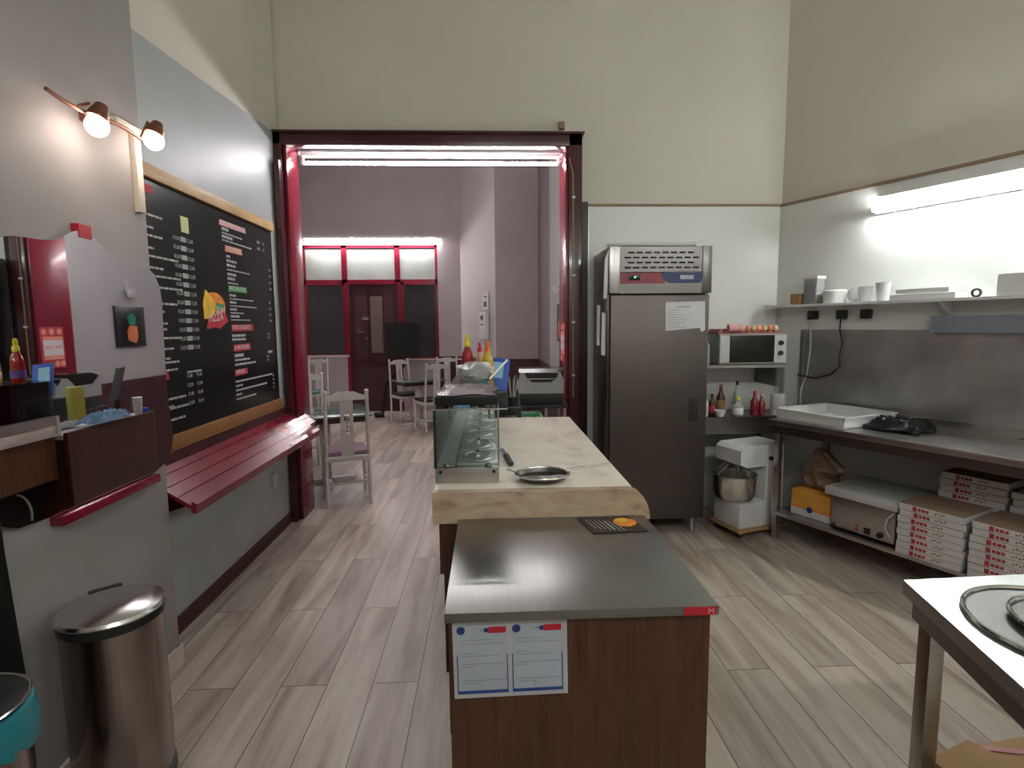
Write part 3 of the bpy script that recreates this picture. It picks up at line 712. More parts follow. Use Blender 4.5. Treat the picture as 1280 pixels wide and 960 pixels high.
# things on top of the display case
solo('baking_tray', MB().box(-.215, .035, 2.13, 2.62, 1.2915, 1.325, .004), 'black_matt', 'black baking tray wrapped under foil on the display case', 'tray')
def crumple(x0, x1, y0, y1, z, amp, nx=14, ny=12, seed=3, thick=.0015, edge=0):
    rnd = random.Random(seed); r_ = bmesh.new(); G = []
    nx *= 2; ny *= 2; L = min(x1 - x0, y1 - y0)
    W = [(rnd.uniform(-1, 1) * q / L, rnd.uniform(-1, 1) * q / L, rnd.uniform(0, 6), 1 / (1 + .25*q)) for q in (4, 6, 9, 13, 18, 25)]
    tot = sum(k[3] for k in W)
    def hgt(x, y): return sum(k[3] * abs(math.sin(k[0]*x*3 + k[1]*y*3 + k[2])) for k in W) / tot
    for i in range(nx + 1):
        row = []
        for j in range(ny + 1):
            u, v = i/nx, j/ny
            e = min(1, 5*min(u, 1-u) + .25, 5*min(v, 1-v) + .25)
            x = x0 + (x1-x0)*u; y = y0 + (y1-y0)*v
            x += (x1-x0)*.05*math.sin(9*v + seed); y += (y1-y0)*.05*math.sin(8*u + seed)
            row.append(r_.verts.new((x, y, z + amp*hgt(x, y)*e)))
        G.append(row)
    for i in range(nx):
        for j in range(ny): r_.faces.new((G[i][j], G[i+1][j], G[i+1][j+1], G[i][j+1]))
    bmesh.ops.solidify(r_, geom=r_.faces, thickness=thick)
    m_ = MB(); m_.merge(r_); return m_
solo('foil_sheet', crumple(-.20, .03, 2.15, 2.60, 1.328, .010), 'foil', 'crumpled shiny foil sheet over the black tray', 'foil')
pb = thing('plastic_bag', 'crumpled clear plastic bag of packets on top of the display case', 'bag', (-.08, 2.9, 1.2915))
r_ = bmesh.new(); bmesh.ops.create_uvsphere(r_, u_segments=20, v_segments=12, radius=1)
rn = random.Random(5)
for v in r_.verts: v.co = Vector((v.co.x*.085*(1+rn.uniform(-.12, .12)), v.co.y*.13*(1+rn.uniform(-.1, .1)), max(-.9, v.co.z)*.062*(1+rn.uniform(-.1, .12))))
build('film', MB().merge(r_, Matrix.Translation((-.075, 2.86, 1.352))), 'film', pb, 20)
build('paper_pack', MB().rbox((-.06, 2.95, 1.37), (.13, .12, .07), .1, bev=.008), 'paper', pb)
build('dark_packet', MB().rbox((-.055, 2.85, 1.335), (.10, .09, .03), .2, bev=.005), 'steel_dark', pb)
build('teal_packet', MB().rbox((-.05, 2.80, 1.315), (.08, .06, .02), -.1, bev=.004), 'teal_plastic', pb)
bi = thing('ring_binder', 'blue ring binder with a white label standing behind the display case', 'binder', (.08, 3.80, 1.14))
BM = Matrix.Translation((.08, 3.82, 1.262)) @ Matrix.Rotation(R(-18), 4, 'X') @ Matrix.Rotation(R(8), 4, 'Y')
build('cover', MB().box(-.06, .06, -.015, .015, -.115, .115, .004).xf(BM), 'blue_plastic', bi)
build('label', MB().box(-.055, .02, -.0165, -.015, -.03, .085).xf(BM), 'sky_label', bi, 0)
solo('binder_stand', MB().box(.0, .13, 3.76, 3.90, .932, 1.135, .006), 'black_plastic', 'black box on the till counter that carries the blue binder', 'box')
solo('plastic_spatula', MB().tube([(.005, 2.75, 1.335), (.095, 2.95, 1.41)], .005, 6).sphere((.098, 2.957, 1.413), .009), 'white_plastic', 'thin white plastic stick leaning across the blue binder', 'spatula')
def squeeze(label, x, y, z, h, r, body, cap, lab=None, neck=.62):
    t = thing('sauce_bottle', label, 'bottle', (x, y, z), local=True, group='sauce bottles on the display case')
    build('body', MB().lathe([(r*.9, 0), (r, .008), (r, h*.30), (r*.93, h*.36), (r*.97, h*.44), (r*.8, h*.56), (r*.5, h*.66), (r*.4, h*.72)], n=20), body, t, local=True)
    if lab: build('label', MB().lathe([(r*1.01, h*.1), (r*1.02, h*.11), (r*1.02, h*.27), (r*1.01, h*.28)], n=20), lab, t, local=True)
    build('cap', MB().lathe([(r*.5, h*.70), (r*.5, h*.80), (r*.3, h*.84), (r*.36, h*.90), (r*.3, h*.97), (r*.1, h)], n=16), cap, t, local=True)
    return t
squeeze('ketchup squeeze bottle with a tall yellow cap, leftmost on the display case', -.13, 3.38, 1.2915, .265, .037, 'ketchup', 'yellow_cap', 'purple_label')
squeeze('small sauce bottle with a red cap between the ketchup and the yellow bottle', -.055, 3.47, 1.2915, .21, .03, 'cream_label', 'red_cap', None)
squeeze('yellow sauce bottle with an orange yellow cap, rightmost on the display case', -.005, 3.36, 1.2915, .225, .036, 'oil_yellow', 'orange_cap', 'cream_label')
solo('white_tub', MB().lathe([(.045, 0), (.055, .07), (.058, .075), (.05, .085)], (-.13, 3.17, 1.2915), 20), 'white_plastic', 'small white tub on the display case in front of the ketchup', 'tub')
# marble items
sv = thing('sieve', 'round steel sieve lying on the marble slab', 'sieve', (.21, 2.06, 1.0))
build('rim', MB().tube([(.205 + .105*math.cos(a), 2.07 + .09*math.sin(a), 1.028) for a in [2*math.pi*i/32 for i in range(32)]], .005, 8, True), 'steel_bright', sv)
build('mesh_bowl', MB().lathe([(.10, .026), (.092, .012), (.06, .003), (.004, .001)], (0, 0, 0), 28, False).xf(Matrix.Translation((.205, 2.07, 1.001)) @ Matrix.Diagonal((1, .86, 1, 1))), 'wire_mesh', sv)
build('handle', MB().tube([(.30, 2.10, 1.03), (.38, 2.12, 1.035), (.49, 2.15, 1.04)], .005, 6).tube([(.30, 2.115, 1.03), (.38, 2.13, 1.035)], .003, 6), 'steel_bright', sv)
build('hook', MB().tube([(.11, 2.07, 1.03), (.075, 2.12, 1.03), (.068, 2.125, 1.028)], .004, 6), 'steel_bright', sv)
kn = thing('knife', 'knife with a black handle lying beside the display case', 'knife', (.08, 2.4, 1.0))
build('handle', MB().rbox((.083, 2.37, 1.012), (.022, .17, .018), R(6), bev=.006), 'black_plastic', kn)
build('blade', MB().rbox((.066, 2.53, 1.006), (.02, .16, .002), R(6)), 'steel_bright', kn)

# ------------------------------------------------------------------ till counter behind
tc = thing('till_counter', 'lower till counter with a pale top and brown customer side near the doorway', 'counter', (.07, 4.05, 0))
build('body', MB().box(-.20, .36, 3.57, 4.46, 0, .90), 'wood_red', tc)
build('top', MB().box(-.22, .40, 3.555, 4.47, .90, .93, .003), 'grey_light', tc)
build('customer_panel', MB().box(-.25, -.22, 3.555, 4.47, .02, .945), 'wood_red', tc)
ps = thing('printer_stand', 'black stand with pale legs carrying the receipt printer', 'stand', (.42, 4.42, 0))
build('shelf', MB().box(.2, .62, 4.22, 4.63, .955, .98, .003), 'black_plastic', ps)
for x in (.45, .60):
    for y in (4.25, 4.60): build('leg', MB().box(x-.01, x+.01, y-.01, y+.01, 0, .955), 'grey_plastic', ps)
build('riser', MB().box(.24, .30, 4.25, 4.44, .931, .955), 'black_plastic', ps)
pt = thing('printer', 'grey desktop printer with a black base and dark flip lid', 'printer', (.41, 4.42, .98))
build('base', MB().box(.245, .585, 4.25, 4.59, .982, 1.07, .006), 'black_plastic', pt)
build('casing', MB().prism([(.240, 1.07), (.59, 1.07), (.59, 1.18), (.565, 1.235), (.245, 1.235), (.240, 1.19)], 'y', 4.24, 4.60), 'grey_plastic', pt, 20)
build('lid', MB().prism([(.28, 1.233), (.545, 1.233), (.535, 1.195), (.49, 1.16), (.34, 1.16), (.30, 1.195)], 'y', 4.234, 4.241).prism([(4.26, 1.235), (4.30, 1.262), (4.50, 1.262), (4.58, 1.235), (4.50, 1.17), (4.32, 1.17)], 'x', .2385, .591), 'black_gloss', pt, 0)
build('paper_slot', MB().box(.31, .52, 4.228, 4.236, 1.185, 1.190), 'steel_bright', pt, 0)
sc_ = thing('pos_screen', 'thin dark till screen on a foot seen edge-on in the mirror', 'monitor', (-.07, 4.33, .93))
SM = Matrix.Translation((-.07, 4.33, 1.18)) @ Matrix.Rotation(R(-25), 4, 'Z') @ Matrix.Rotation(R(-14), 4, 'Y')
build('display', MB().box(-.012, .012, -.15, .13, -.12, .14, .005).xf(SM), 'screen_back', sc_)
build('screen_glass', MB().box(.012, .014, -.14, .12, -.11, .13).xf(SM), 'black_gloss', sc_, 0)
build('foot', MB().rbox((-.06, 4.33, .945), (.13, .16, .025), R(-25), bev=.006).rbox((-.06, 4.33, 1.0), (.03, .06, .12), R(-25)), 'black_plastic', sc_)
solo('blue_cloth', crumple(-.265, -.13, 3.78, 4.18, .945, .10, 8, 12, 9, .004, .01), 'blue_cloth', 'crumpled light blue cloth on the customer edge of the till counter', 'cloth')
solo('paper_cup', MB().lathe([(.026, 0), (.034, .14), (.036, .142), (.032, .142)], (-.19, 4.36, .9305), 18), 'paper', 'white paper cup beside the till screen', 'cup')
solo('blue_box', MB().rbox((-.19, 4.44, .955), (.04, .045, .045), .2, bev=.004), 'blue_plastic', 'small blue box at the doorway end of the till counter', 'box')
solo('card_terminal', MB().prism([(3.57, .932), (3.72, .932), (3.72, .985), (3.58, .945)], 'x', .07, .19), 'black_plastic', 'dark card terminal on the till counter', 'card terminal')
solo('paper_heap', crumple(-.10, -.02, 3.72, 3.9, .94, .05, 6, 6, 4, .003), 'grey_light', 'crumpled grey papers behind the card terminal', 'paper')
solo('green_paper', crumple(.18, .38, 3.92, 4.07, .935, .025, 6, 6, 6, .003), 'green_paper', 'crumpled green paper under the printer stand', 'paper')
solo('notepad', MB().rbox((.245, 3.84, .938), (.13, .09, .012), .1), 'yellow_paper', 'pale yellow note pad at the front of the till counter', 'notepad')
ph = thing('pen_pot', 'black pen pot full of sticks beside the printer', 'pen pot', (.175, 3.99, .93))
build('pot', MB().lathe([(.035, 0), (.04, .15), (.036, .15)], (.175, 3.99, .9305), 16), 'black_plastic', ph)
pn_ = MB()
for k in range(5): pn_.tube([(.175 + .012*math.cos(k*1.3), 3.99 + .012*math.sin(k*1.3), 1.06), (.175 + .035*math.cos(k*1.3), 3.99 + .03*math.sin(k*1.3), 1.20 + .01*k)], .005, 5)
build('sticks', pn_, 'frost', ph)
solo('yellow_folder', MB().rbox((.10, 4.12, 1.06), (.05, .10, .25), .25, bev=.003), 'yellow_box', 'yellow folder standing beside the printer', 'folder')
solo('dark_crate', MB().box(.13, .23, 3.86, 3.91, .932, 1.02, .004), 'black_plastic', 'small black box behind the note pad', 'box')

# cable with clips on the right post
cb_ = thing('lighting_cable', 'thin pale cable clipped down the right post of the red doorway', 'cable', (.70, 4.49, 1))
build('cord', MB().tube([(.60, 4.78, 2.95), (.655, 4.62, 2.97), (.672, 4.50, 2.93), (.70, 4.494, 2.80), (.705, 4.494, 1.0)], .006, 6), 'kraft', cb_)
for z in (2.62, 2.0, 1.62, 1.18): build('clip', MB().box(.693, .717, 4.484, 4.5, z, z + .018, .002), 'white_plastic', cb_)
solo('wall_sensor', MB().box(.60, .645, 4.58, 4.62, 3.19, 3.245, .004), 'kraft', 'small beige box on the wall above the red lintel', 'sensor')

# ------------------------------------------------------------------ dining room furniture
def chair(label, loc, rz, cushion, group='white high-back dining chairs'):
    t = thing('dining_chair', label, 'chair', (0, 0, 0), local=True, group=group)
    W = .185
    for s in (-1, 1):
        build('rear_post', MB().tube([(s*W, -.20, 0), (s*W, -.18, .25), (s*W, -.18, .46), (s*(W-.005), -.205, .75), (s*(W-.01), -.235, 1.03)], .017, 8), 'white_paint', t, local=True)
        build('finial', MB().sphere((s*(W-.01), -.236, 1.04), .02, 1, .8, 1), 'white_paint', t, local=True)
        build('leg', MB().tube([(s*.19, .20, 0), (s*.19, .20, .42)], [.014, .020], 8), 'white_paint', t, local=True)
        build('stretcher', MB().box(s*W - .009, s*W + .009, -.18, .20, .15, .175), 'white_paint', t, local=True)
        build('knee_brace', MB().tube([(s*.19, .19, .34), (s*.15, .19, .38), (s*.12, .19, .41)], .009, 6), 'white_paint', t, local=True)
    build('cross_stretcher', MB().box(-W, W, -.01, .01, .15, .175), 'white_paint', t, local=True)
    cr = MB().prism([(-.175, .965), (.175, .965), (.175, 1.00), (.12, 1.015), (.07, 1.04), (-.07, 1.04), (-.12, 1.015), (-.175, 1.00)], 'y', -.240, -.220)
    build('crest_rail', cr, 'white_paint', t, local=True)
    sp_ = MB()
    # splat with pierced carving: two side bars plus rungs around the holes
    def lean(z): return -.186 - (z - .46) * .086
    def piece(x0, x1, z0, z1):
        sp_.merge(MB().prism([(lean(z0) - .006, z0), (lean(z0) + .006, z0), (lean(z1) + .006, z1), (lean(z1) - .006, z1)], 'x', x0, x1).b)
    piece(-.055, .055, .46, .66); piece(-.055, .055, .90, .975)
    piece(-.055, -.020, .66, .90); piece(.020, .055, .66, .90)
    for z, x_ in ((.675, -.02), (.715, -.006), (.755, -.02), (.80, -.004), (.845, -.02), (.875, -.02)): piece(x_, x_ + .026 if x_ > -.02 else .02, z, z + .024)
    piece(-.005, .005, .66, .90)
    build('splat', sp_, 'white_paint', t, local=True)
    build('seat_frame', MB().box(-.2, .2, -.20, .22, .41, .455, .006), 'white_paint', t, local=True)
    build('cushion', MB().box(-.19, .19, -.17, .22, .455, .495, .018), cushion, t, local=True)
    t.location = loc; t.rotation_euler = (0, 0, rz)
    return t
c1 = chair('white high-back chair with a mauve seat, nearest in the doorway', (-1.335, 5.02, 0), R(20), 'cushion_purple')
chD = chair('white chair with a black seat facing the camera under the black panel', (-1.42, 9.28, 0), R(-145), 'cushion_dark')
chB = dup(c1, (-2.22, 6.55, 0), R(185), 'white chair on the far side of the green glass table, partly behind the post')
chE = dup(chD, (-.90, 8.47, 0), R(31), 'white chair seen from behind between the display case and the far table')
chF = dup(chD, (-.72, 9.75, 0), R(190), 'white chair farthest back beside the far table')
chC = chair('white chair with a teal seat by the far dark window', (-3.12, 9.75, 0), R(170), 'cushion_teal')
def table(label, loc, rz, sx, sy):
    t = thing('dining_table', label, 'table', loc, rz, local=True, group='glass-topped dining tables')
    build('tabletop', MB().box(-sx/2, sx/2, -sy/2, sy/2, .73, .75, .004), 'green_table', t, local=True)
    build('apron', MB().box(-sx/2+.06, sx/2-.06, -sy/2+.06, sy/2-.06, .67, .73), 'maroon_dull', t, local=True)
    build('pedestal', MB().lathe([(.05, .03), (.045, .3), (.06, .5), (.045, .67)], n=16), 'white_paint', t, local=True)
    build('foot', MB().box(-.28, .28, -.04, .04, 0, .05, .008).box(-.04, .04, -.28, .28, 0, .05, .008), 'white_paint', t, local=True)
    return t
table('green glass-topped dining table just beyond the doorway on the left', (-1.70, 5.62, 0), R(20), .85, .85)
table('small glass-topped table between the two far white chairs', (-1.15, 8.88, 0), R(31), .75, .55)
bs = thing('black_sign_stand', 'black square panel on a thin stand behind the far chair', 'sign', (-1.55, 9.75, 0))
build('panel', MB().box(-1.83, -1.26, 9.83, 9.86, 1.07, 1.68).box(-1.26, -1.20, 9.83, 9.86, 1.12, 1.17).box(-1.26, -1.20, 9.83, 9.86, 1.54, 1.60).box(-1.26, -1.22, 9.83, 9.86, 1.36, 1.42), 'black_matt', bs, 0)
build('pole', MB().tube([(-1.53, 9.85, 1.10), (-1.53, 9.85, .9), (-1.85, 9.85, .6), (-1.93, 9.85, .05)], .03, 8), 'black_matt', bs)
build('foot', MB().rbox((-1.98, 9.78, .035), (.16, .25, .07), .3, bev=.02), 'black_matt', bs)
dp = thing('wall_dispenser', 'narrow white dispenser on the far slanted wall', 'dispenser', (-.07, 9.4, 1.35))
PHI = math.atan2(-1.4, .63)
WM = Matrix.Translation((-.02, 9.335, 0)) @ Matrix.Rotation(PHI, 4, 'Z')
build('case', MB().box(-.12, .12, -.09, -.01, 1.38, 1.84, .015).xf(WM), 'white_plastic', dp)
build('symbol', MB().box(-.07, -.02, -.093, -.09, 1.72, 1.78).box(.0, .05, -.093, -.09, 1.70, 1.80).box(-.06, .05, -.093, -.09, 1.62, 1.64).xf(WM), 'ink', dp, 0)
build('notice', MB().box(-.12, .12, -.02, -.012, 1.88, 2.16).xf(WM), 'paper', dp, 0)
build('notice_print', MB().box(-.07, -.04, -.024, -.02, 1.93, 2.02).box(-.02, .04, -.024, -.02, 1.93, 2.02).box(-.05, .06, -.024, -.02, 2.09, 2.11).xf(WM), 'ink', dp, 0)

# ------------------------------------------------------------------ fridge
fr = thing('upright_fridge', 'tall stainless steel upright catering fridge with papers on it', 'fridge', (1.27, 4.3, 0))
x0, x1, yf, yb = .89, 1.645, 3.985, 4.585
build('cabinet', MB().box(x0, x1, yf + .05, yb, .11, 1.84, .004), 'steel_side', fr)
build('door', MB().box(x0 + .012, x1 - .012, yf, yf + .05, .12, 1.815, .004), 'steel_door', fr)
build('head_unit', MB().box(x0, x1, yf + .03, yb, 1.84, 2.17, .003), 'steel_side', fr)
build('head_pillar', MB().box(x0, .965, yf - .005, yf + .03, 1.83, 2.17, .008), 'steel', fr)
build('head_pillar', MB().box(1.575, x1, yf - .005, yf + .03, 1.83, 2.17, .004), 'steel_grille', fr)
gr = build('grille', MB().box(.965, 1.575, yf + .005, yf + .03, 1.985, 2.165), 'steel_grille', fr, 0)
sl = MB()
for r__ in range(4):
    for k in range(9 if r__ % 2 == 0 else 8):
        xx = 1.0 + (.025 if r__ % 2 else 0) + k*.063
        sl.box(xx, xx + .045, yf + .002, yf + .006, 2.01 + r__*.036, 2.022 + r__*.036)
build('grille_slots', sl, 'black_matt', gr, 0)
cp = build('control_panel', MB().box(.965, 1.30, yf, yf + .028, 1.90, 1.978), 'panel_red', fr, 0)
arc = [(1.27, 1.978), (1.285, 1.93), (1.33, 1.905), (1.565, 1.905), (1.572, 1.94), (1.572, 1.978)]
build('display_panel', MB().prism(arc, 'y', yf - .001, yf + .026), 'panel_blue', fr, 0)
build('panel_surround', MB().box(1.30, 1.575, yf + .004, yf + .028, 1.90, 1.98), 'grey_light', fr, 0)
build('screen', MB().box(1.41, 1.51, yf - .004, yf, 1.93, 1.96), 'pale_blue', fr, 0)
build('rocker_switch', MB().box(1.035, 1.11, yf - .006, yf, 1.925, 1.965, .003), 'black_gloss', fr)
build('switch_light', MB().box(1.07, 1.08, yf - .008, yf - .006, 1.94, 1.952), 'led_green', fr, 0)
build('red_button', MB().lathe([(.014, 0), (.014, .008)], (1.18, yf, 1.945), 14, True, Matrix.Rotation(R(90), 4, 'X')), 'red_badge', fr)
build('lower_rail', MB().box(.965, 1.575, yf, yf + .03, 1.83, 1.90), 'steel_grille', fr, 0)
build('handle_recess', MB().box(1.50, 1.565, yf - .004, yf + .002, .88, 1.05, .003), 'black_plastic', fr)
build('door_seal', MB().box(x0 + .005, x0 + .012, yf + .02, yf + .05, .12, 1.82), 'black_matt', fr, 0)
for x in (x0 + .06, x1 - .07):
    for y in (yf + .08, yb - .08): build('leg', MB().lathe([(.022, 0), (.018, .02), (.018, .115)], (x, y, 0), 12), 'steel_bright', fr)
dn = thing('fridge_notice', 'white typed sheet taped to the fridge door', 'notice', (1.46, 3.98, 1.56))
build('sheet', MB().prism([(1.305, 1.765), (1.60, 1.77), (1.605, 1.56), (1.58, 1.545), (1.565, 1.575), (1.31, 1.555)], 'y', yf - .003, yf - .0005), 'paper', dn, 0)
pl = MB().box(1.385, 1.49, yf - .004, yf - .003, 1.728, 1.734)
for k, L in enumerate((.09, .07, .17, .13, .15, .13, .08, .14)): pl.box(1.325, 1.325 + L, yf - .004, yf - .003, 1.705 - k*.018, 1.708 - k*.018)
build('print', pl, 'ink_grey', dn, 0)
for nm, lab, pts_ in (('side_notice', 'white sheet at the top of the fridge side', [(4.01, 2.14), (4.13, 2.09), (4.17, 1.80), (4.05, 1.80)]),
                      ('side_notice', 'white sheet on the fridge side, farther from the door', [(4.30, 1.75), (4.41, 1.765), (4.42, 1.44), (4.31, 1.44)]),
                      ('side_notice', 'white sheet low on the fridge side, nearer the door', [(4.10, 1.69), (4.22, 1.70), (4.24, 1.37), (4.11, 1.37)])):
    solo(nm, MB().prism(pts_, 'x', x0 - .006, x0 - .002), 'paper', lab, 'notice', 'sheets on the side of the fridge', smooth=0)
solo('conduit_pipe', MB().tube([(1.0, 4.58, 2.27), (1.78, 4.58, 2.27)], .014, 8).box(1.74, 1.80, 4.565, 4.603, 2.25, 2.29, .004), 'white_plastic', 'white plastic pipe on the wall above the fridge', 'pipe')

# ------------------------------------------------------------------ shelves between fridge and right wall
ws = thing('corner_work_table', 'dark steel corner table with bottles under the microwave shelf', 'table', (2.0, 4.4, 0))
build('top', MB().prism([(1.67, 4.22), (2.58, 4.22), (2.47, 4.60), (1.67, 4.60)], 'z', .82, .86), 'steel_dark', ws)
build('apron', MB().box(1.67, 2.38, 4.23, 4.25, .72, .82), 'steel_dark', ws)
for x in (1.70, 2.33): build('leg', MB().box(x, x + .03, 4.56, 4.59, 0, .82), 'steel_dark', ws)
mwsh = thing('microwave_shelf', 'narrow steel wall shelf holding the microwave', 'shelf', (2.0, 4.4, 1.25))
build('board', MB().prism([(1.67, 4.2), (2.37, 4.2), (2.37, 4.602), (1.67, 4.602)], 'z', 1.255, 1.28), 'steel', mwsh)
build('bracket', MB().box(2.3, 2.32, 4.25, 4.60, 1.10, 1.255), 'steel_dark', mwsh)
mw = thing('microwave_oven', 'silver microwave oven with a black glass door', 'microwave', (2.08, 4.4, 1.28))
build('case', MB().box(1.82, 2.36, 4.22, 4.56, 1.285, 1.52, .006), 'grey_plastic', mw)
build('door_glass', MB().box(1.90, 2.26, 4.212, 4.222, 1.298, 1.512, .003), 'black_gloss', mw)
build('door_edge', MB().box(1.825, 1.90, 4.214, 4.222, 1.30, 1.505), 'grey_light', mw, 0)
build('control_strip', MB().box(2.262, 2.357, 4.214, 4.222, 1.295, 1.51), 'grey_light', mw, 0)
for z in (1.45, 1.37): build('knob', MB().lathe([(.02, 0), (.017, .022)], (2.31, 4.215, z), 16, True, Matrix.Rotation(R(90), 4, 'X')), 'black_plastic', mw)
et = thing('egg_tray', 'pink egg tray on top of the microwave', 'egg tray', (2.08, 4.4, 1.52))
etm = MB().box(1.82, 2.33, 4.25, 4.5, 1.521, 1.532)
for i in range(9):
    for j in range(4): etm.lathe([(.026, 0), (.016, .03), (.004, .034)], (1.85 + i*.057, 4.28 + j*.06, 1.53), 10)
build('tray', etm, 'egg_pulp', et)
for k in range(7): solo('egg', MB().sphere((2.02 + k*.045, 4.262, 1.565), .021, 1, 1, 1.2), 'peach' if k % 2 else 'cream_label', 'egg in the pink tray above the microwave', 'egg', 'eggs in the tray on the microwave')
solo('paper_roll', MB().lathe([(.028, 0), (.03, .002), (.03, .10), (.028, .102)], (1.90, 4.255, 1.572), 16, True, Matrix.Rotation(R(90), 4, 'Y') ), 'pink_ink', 'small pink roll lying at the left of the egg tray', 'roll')
solo('plastic_bottle', MB().lathe([(.03, 0), (.032, .01), (.032, .15), (.014, .19), (.014, .21)], (1.73, 4.27, 1.281), 16), 'plastic_clear', 'clear plastic bottle between the fridge and the microwave', 'bottle')
def bottle(label, x, y, z, h, r, mat, capm, name='bottle', lab=None):
    t = thing(name, label, 'bottle', (x, y, z), local=True, group='bottles on the corner table')
    build('body', MB().lathe([(r*.9, 0), (r, .006), (r, h*.55), (r*.4, h*.75), (r*.38, h*.9)], n=16), mat, t, local=True)
    if lab: build('label', MB().lathe([(r*1.02, h*.1), (r*1.03, h*.11), (r*1.03, h*.45), (r*1.02, h*.46)], n=16), lab, t, local=True)
    build('cap', MB().lathe([(r*.42, h*.88), (r*.42, h*.98), (r*.3, h)], n=12), capm, t, local=True)
bottle('clear bottle with a green cap next to the fridge', 1.74, 4.28, .861, .19, .03, 'water', 'leaf_green')
bottle('brown sauce bottle between the green-capped bottle and the white bowl', 1.83, 4.35, .861, .17, .028, 'brown_bottle', 'black_plastic', lab='red_ink')
bottle('amber oil bottle behind the white bowl', 1.94, 4.44, .861, .24, .035, 'brown_bottle', 'kraft', lab='cardboard')
bottle('clear tall bottle with a slim black pourer', 2.06, 4.40, .861, .27, .03, 'water', 'black_plastic')
bottle('squat bottle with a pale label in the middle of the corner table', 2.01, 4.28, .861, .15, .045, 'plastic_clear', 'yellow_cap', lab='paper')
bottle('dark red bottle with a red cap', 2.16, 4.30, .861, .20, .032, 'red_bottle', 'red_cap')
bottle('dark red bottle with a pale cap beside the red-capped one', 2.23, 4.32, .861, .17, .03, 'red_bottle', 'pink_ink')
solo('small_bowl', MB().lathe([(.025, 0), (.045, .045), (.047, .05), (.04, .05)], (1.86, 4.26, .861), 18), 'white_plastic', 'small white bowl on the corner table', 'bowl')
solo('white_canister', MB().lathe([(.055, 0), (.058, .13), (.06, .135), (.056, .17), (.05, .172)], (2.36, 4.31, .861), 22), 'white_plastic', 'white plastic canister at the right end of the corner table', 'canister')

# dough mixer on its wheeled board
mx_ = thing('dough_mixer', 'white spiral dough mixer with a steel bowl standing beside the fridge', 'mixer', (1.985, 4.03, .075), R(18), local=True)
mx_.scale = (.94, .94, .94)
# local: column at +x, bowl at -x side, front = -y
build('base', MB().box(-.20, .24, -.145, .145, 0, .20, .008), 'mixer_white', mx_, local=True)
build('column', MB().box(.06, .24, -.145, .145, .19, .52, .006), 'mixer_white', mx_, local=True)
build('head', MB().prism([(-.20, .52), (-.20, .63), (-.16, .66), (.24, .665), (.24, .50), (.05, .49), (-.13, .49)], 'y', -.14, .14), 'mixer_white', mx_, 20, local=True)
build('bowl', MB().lathe([(.10, .20), (.15, .225), (.168, .27), (.172, .41), (.178, .415), (.166, .415), (.15, .27), (.02, .23)], (-.125, 0, 0), 32, False), 'steel_bright', mx_, local=True)
build('spiral', MB().tube([(-.10 + .06*math.cos(a), .06*math.sin(a), .26 + a*.012) for a in [i*.4 for i in range(18)]] + [(-.10, 0, .49)], .009, 8), 'chrome', mx_, local=True)
gm_ = MB()
for k in range(7):
    a = math.pi*(.25 + k*.25)
    gm_.tube([(-.125 + .17*math.cos(a), .17*math.sin(a), .42), (-.12 + .07*math.cos(a), .07*math.sin(a), .50)], .003, 5)
build('wire_guard', gm_, 'chrome', mx_, local=True)
build('knob', MB().lathe([(.017, 0), (.015, .018)], (.10, -.14, .55), 14, True, Matrix.Rotation(R(90), 4, 'X')), 'black_plastic', mx_, local=True)
ct = thing('wheeled_board', 'plywood board on castors under the dough mixer', 'dolly', (1.985, 4.03, 0), R(18), local=True)
build('board', MB().box(-.21, .25, -.165, .165, .052, .074, .003), 'plywood', ct, local=True)
for sx in (-1, 1):
    for sy in (-1, 1):
        ca = build('castor', MB().box(.02 + sx*.18 - .015, .02 + sx*.18 + .015, sy*.12 - .01, sy*.12 + .01, .03, .052), 'steel', ct, local=True)
        build('wheel', MB().lathe([(.022, -.008), (.022, .008)], (.02 + sx*.18, sy*.12, .022), 14, True, Matrix.Rotation(R(90), 4, 'X')), 'dark_rubber', ca, local=True)

# ------------------------------------------------------------------ right wall kitchen line
wt = thing('steel_work_table', 'long stainless steel work table with an undershelf along the right wall', 'table', rw(2.3, -.35), RA, local=True)
# local x = s-2.3, y = n+.35
def L_(s0, s1, n0, n1, z0, z1, bev=0): return MB().box(s0 - 2.3, s1 - 2.3, n0 + .35, n1 + .35, z0, z1, bev)
build('top', L_(.50, 4.1, -.70, -.02, .862, .90, .003), 'steel', wt, local=True)
build('apron', L_(.52, 4.08, -.68, -.04, .80, .861), 'steel_dark', wt, local=True)
build('backsplash_lip', L_(.50, 4.1, -.035, -.018, .90, .95), 'steel', wt, local=True)
build('undershelf', L_(.55, 4.05, -.69, -.06, .19, .215, .002), 'steel', wt, local=True)
for s_, n_ in ((.55, -.68), (4.0, -.68), (.55, -.10), (4.0, -.10)): build('leg', L_(s_, s_ + .04, n_, n_ + .04, 0, .80, .003), 'steel', wt, local=True)
def rthing(name, label, cat, s, n, z, rz=0, group=None): return thing(name, label, cat, rw(s, n, z), RA + rz, local=True, group=group)
def rsolo(name, mbx, mat, label, cat, group=None, smooth=None): 
    o = solo(name, mbx, mat, label, cat, group, smooth=smooth)
    o.location = RWM @ Vector(o.location); o.rotation_euler = (0, 0, RA); return o
rsolo('splash_sheet', MB().box(.27, 4.1, -.0175, -.012, .905, 1.55).box(.27, .30, -.022, -.012, .905, 1.55), 'steel_splash', 'large stainless steel splashback sheet behind the work table', 'splashback', smooth=0)
sh2 = rthing('wall_shelf', 'white wall shelf above the steel splashback on the right', 'shelf', 1.8, -.1, 1.75)
build('board', MB().box(-1.75, 2.2, -.10, .088, -.018, .0), 'white_plastic', sh2, local=True)
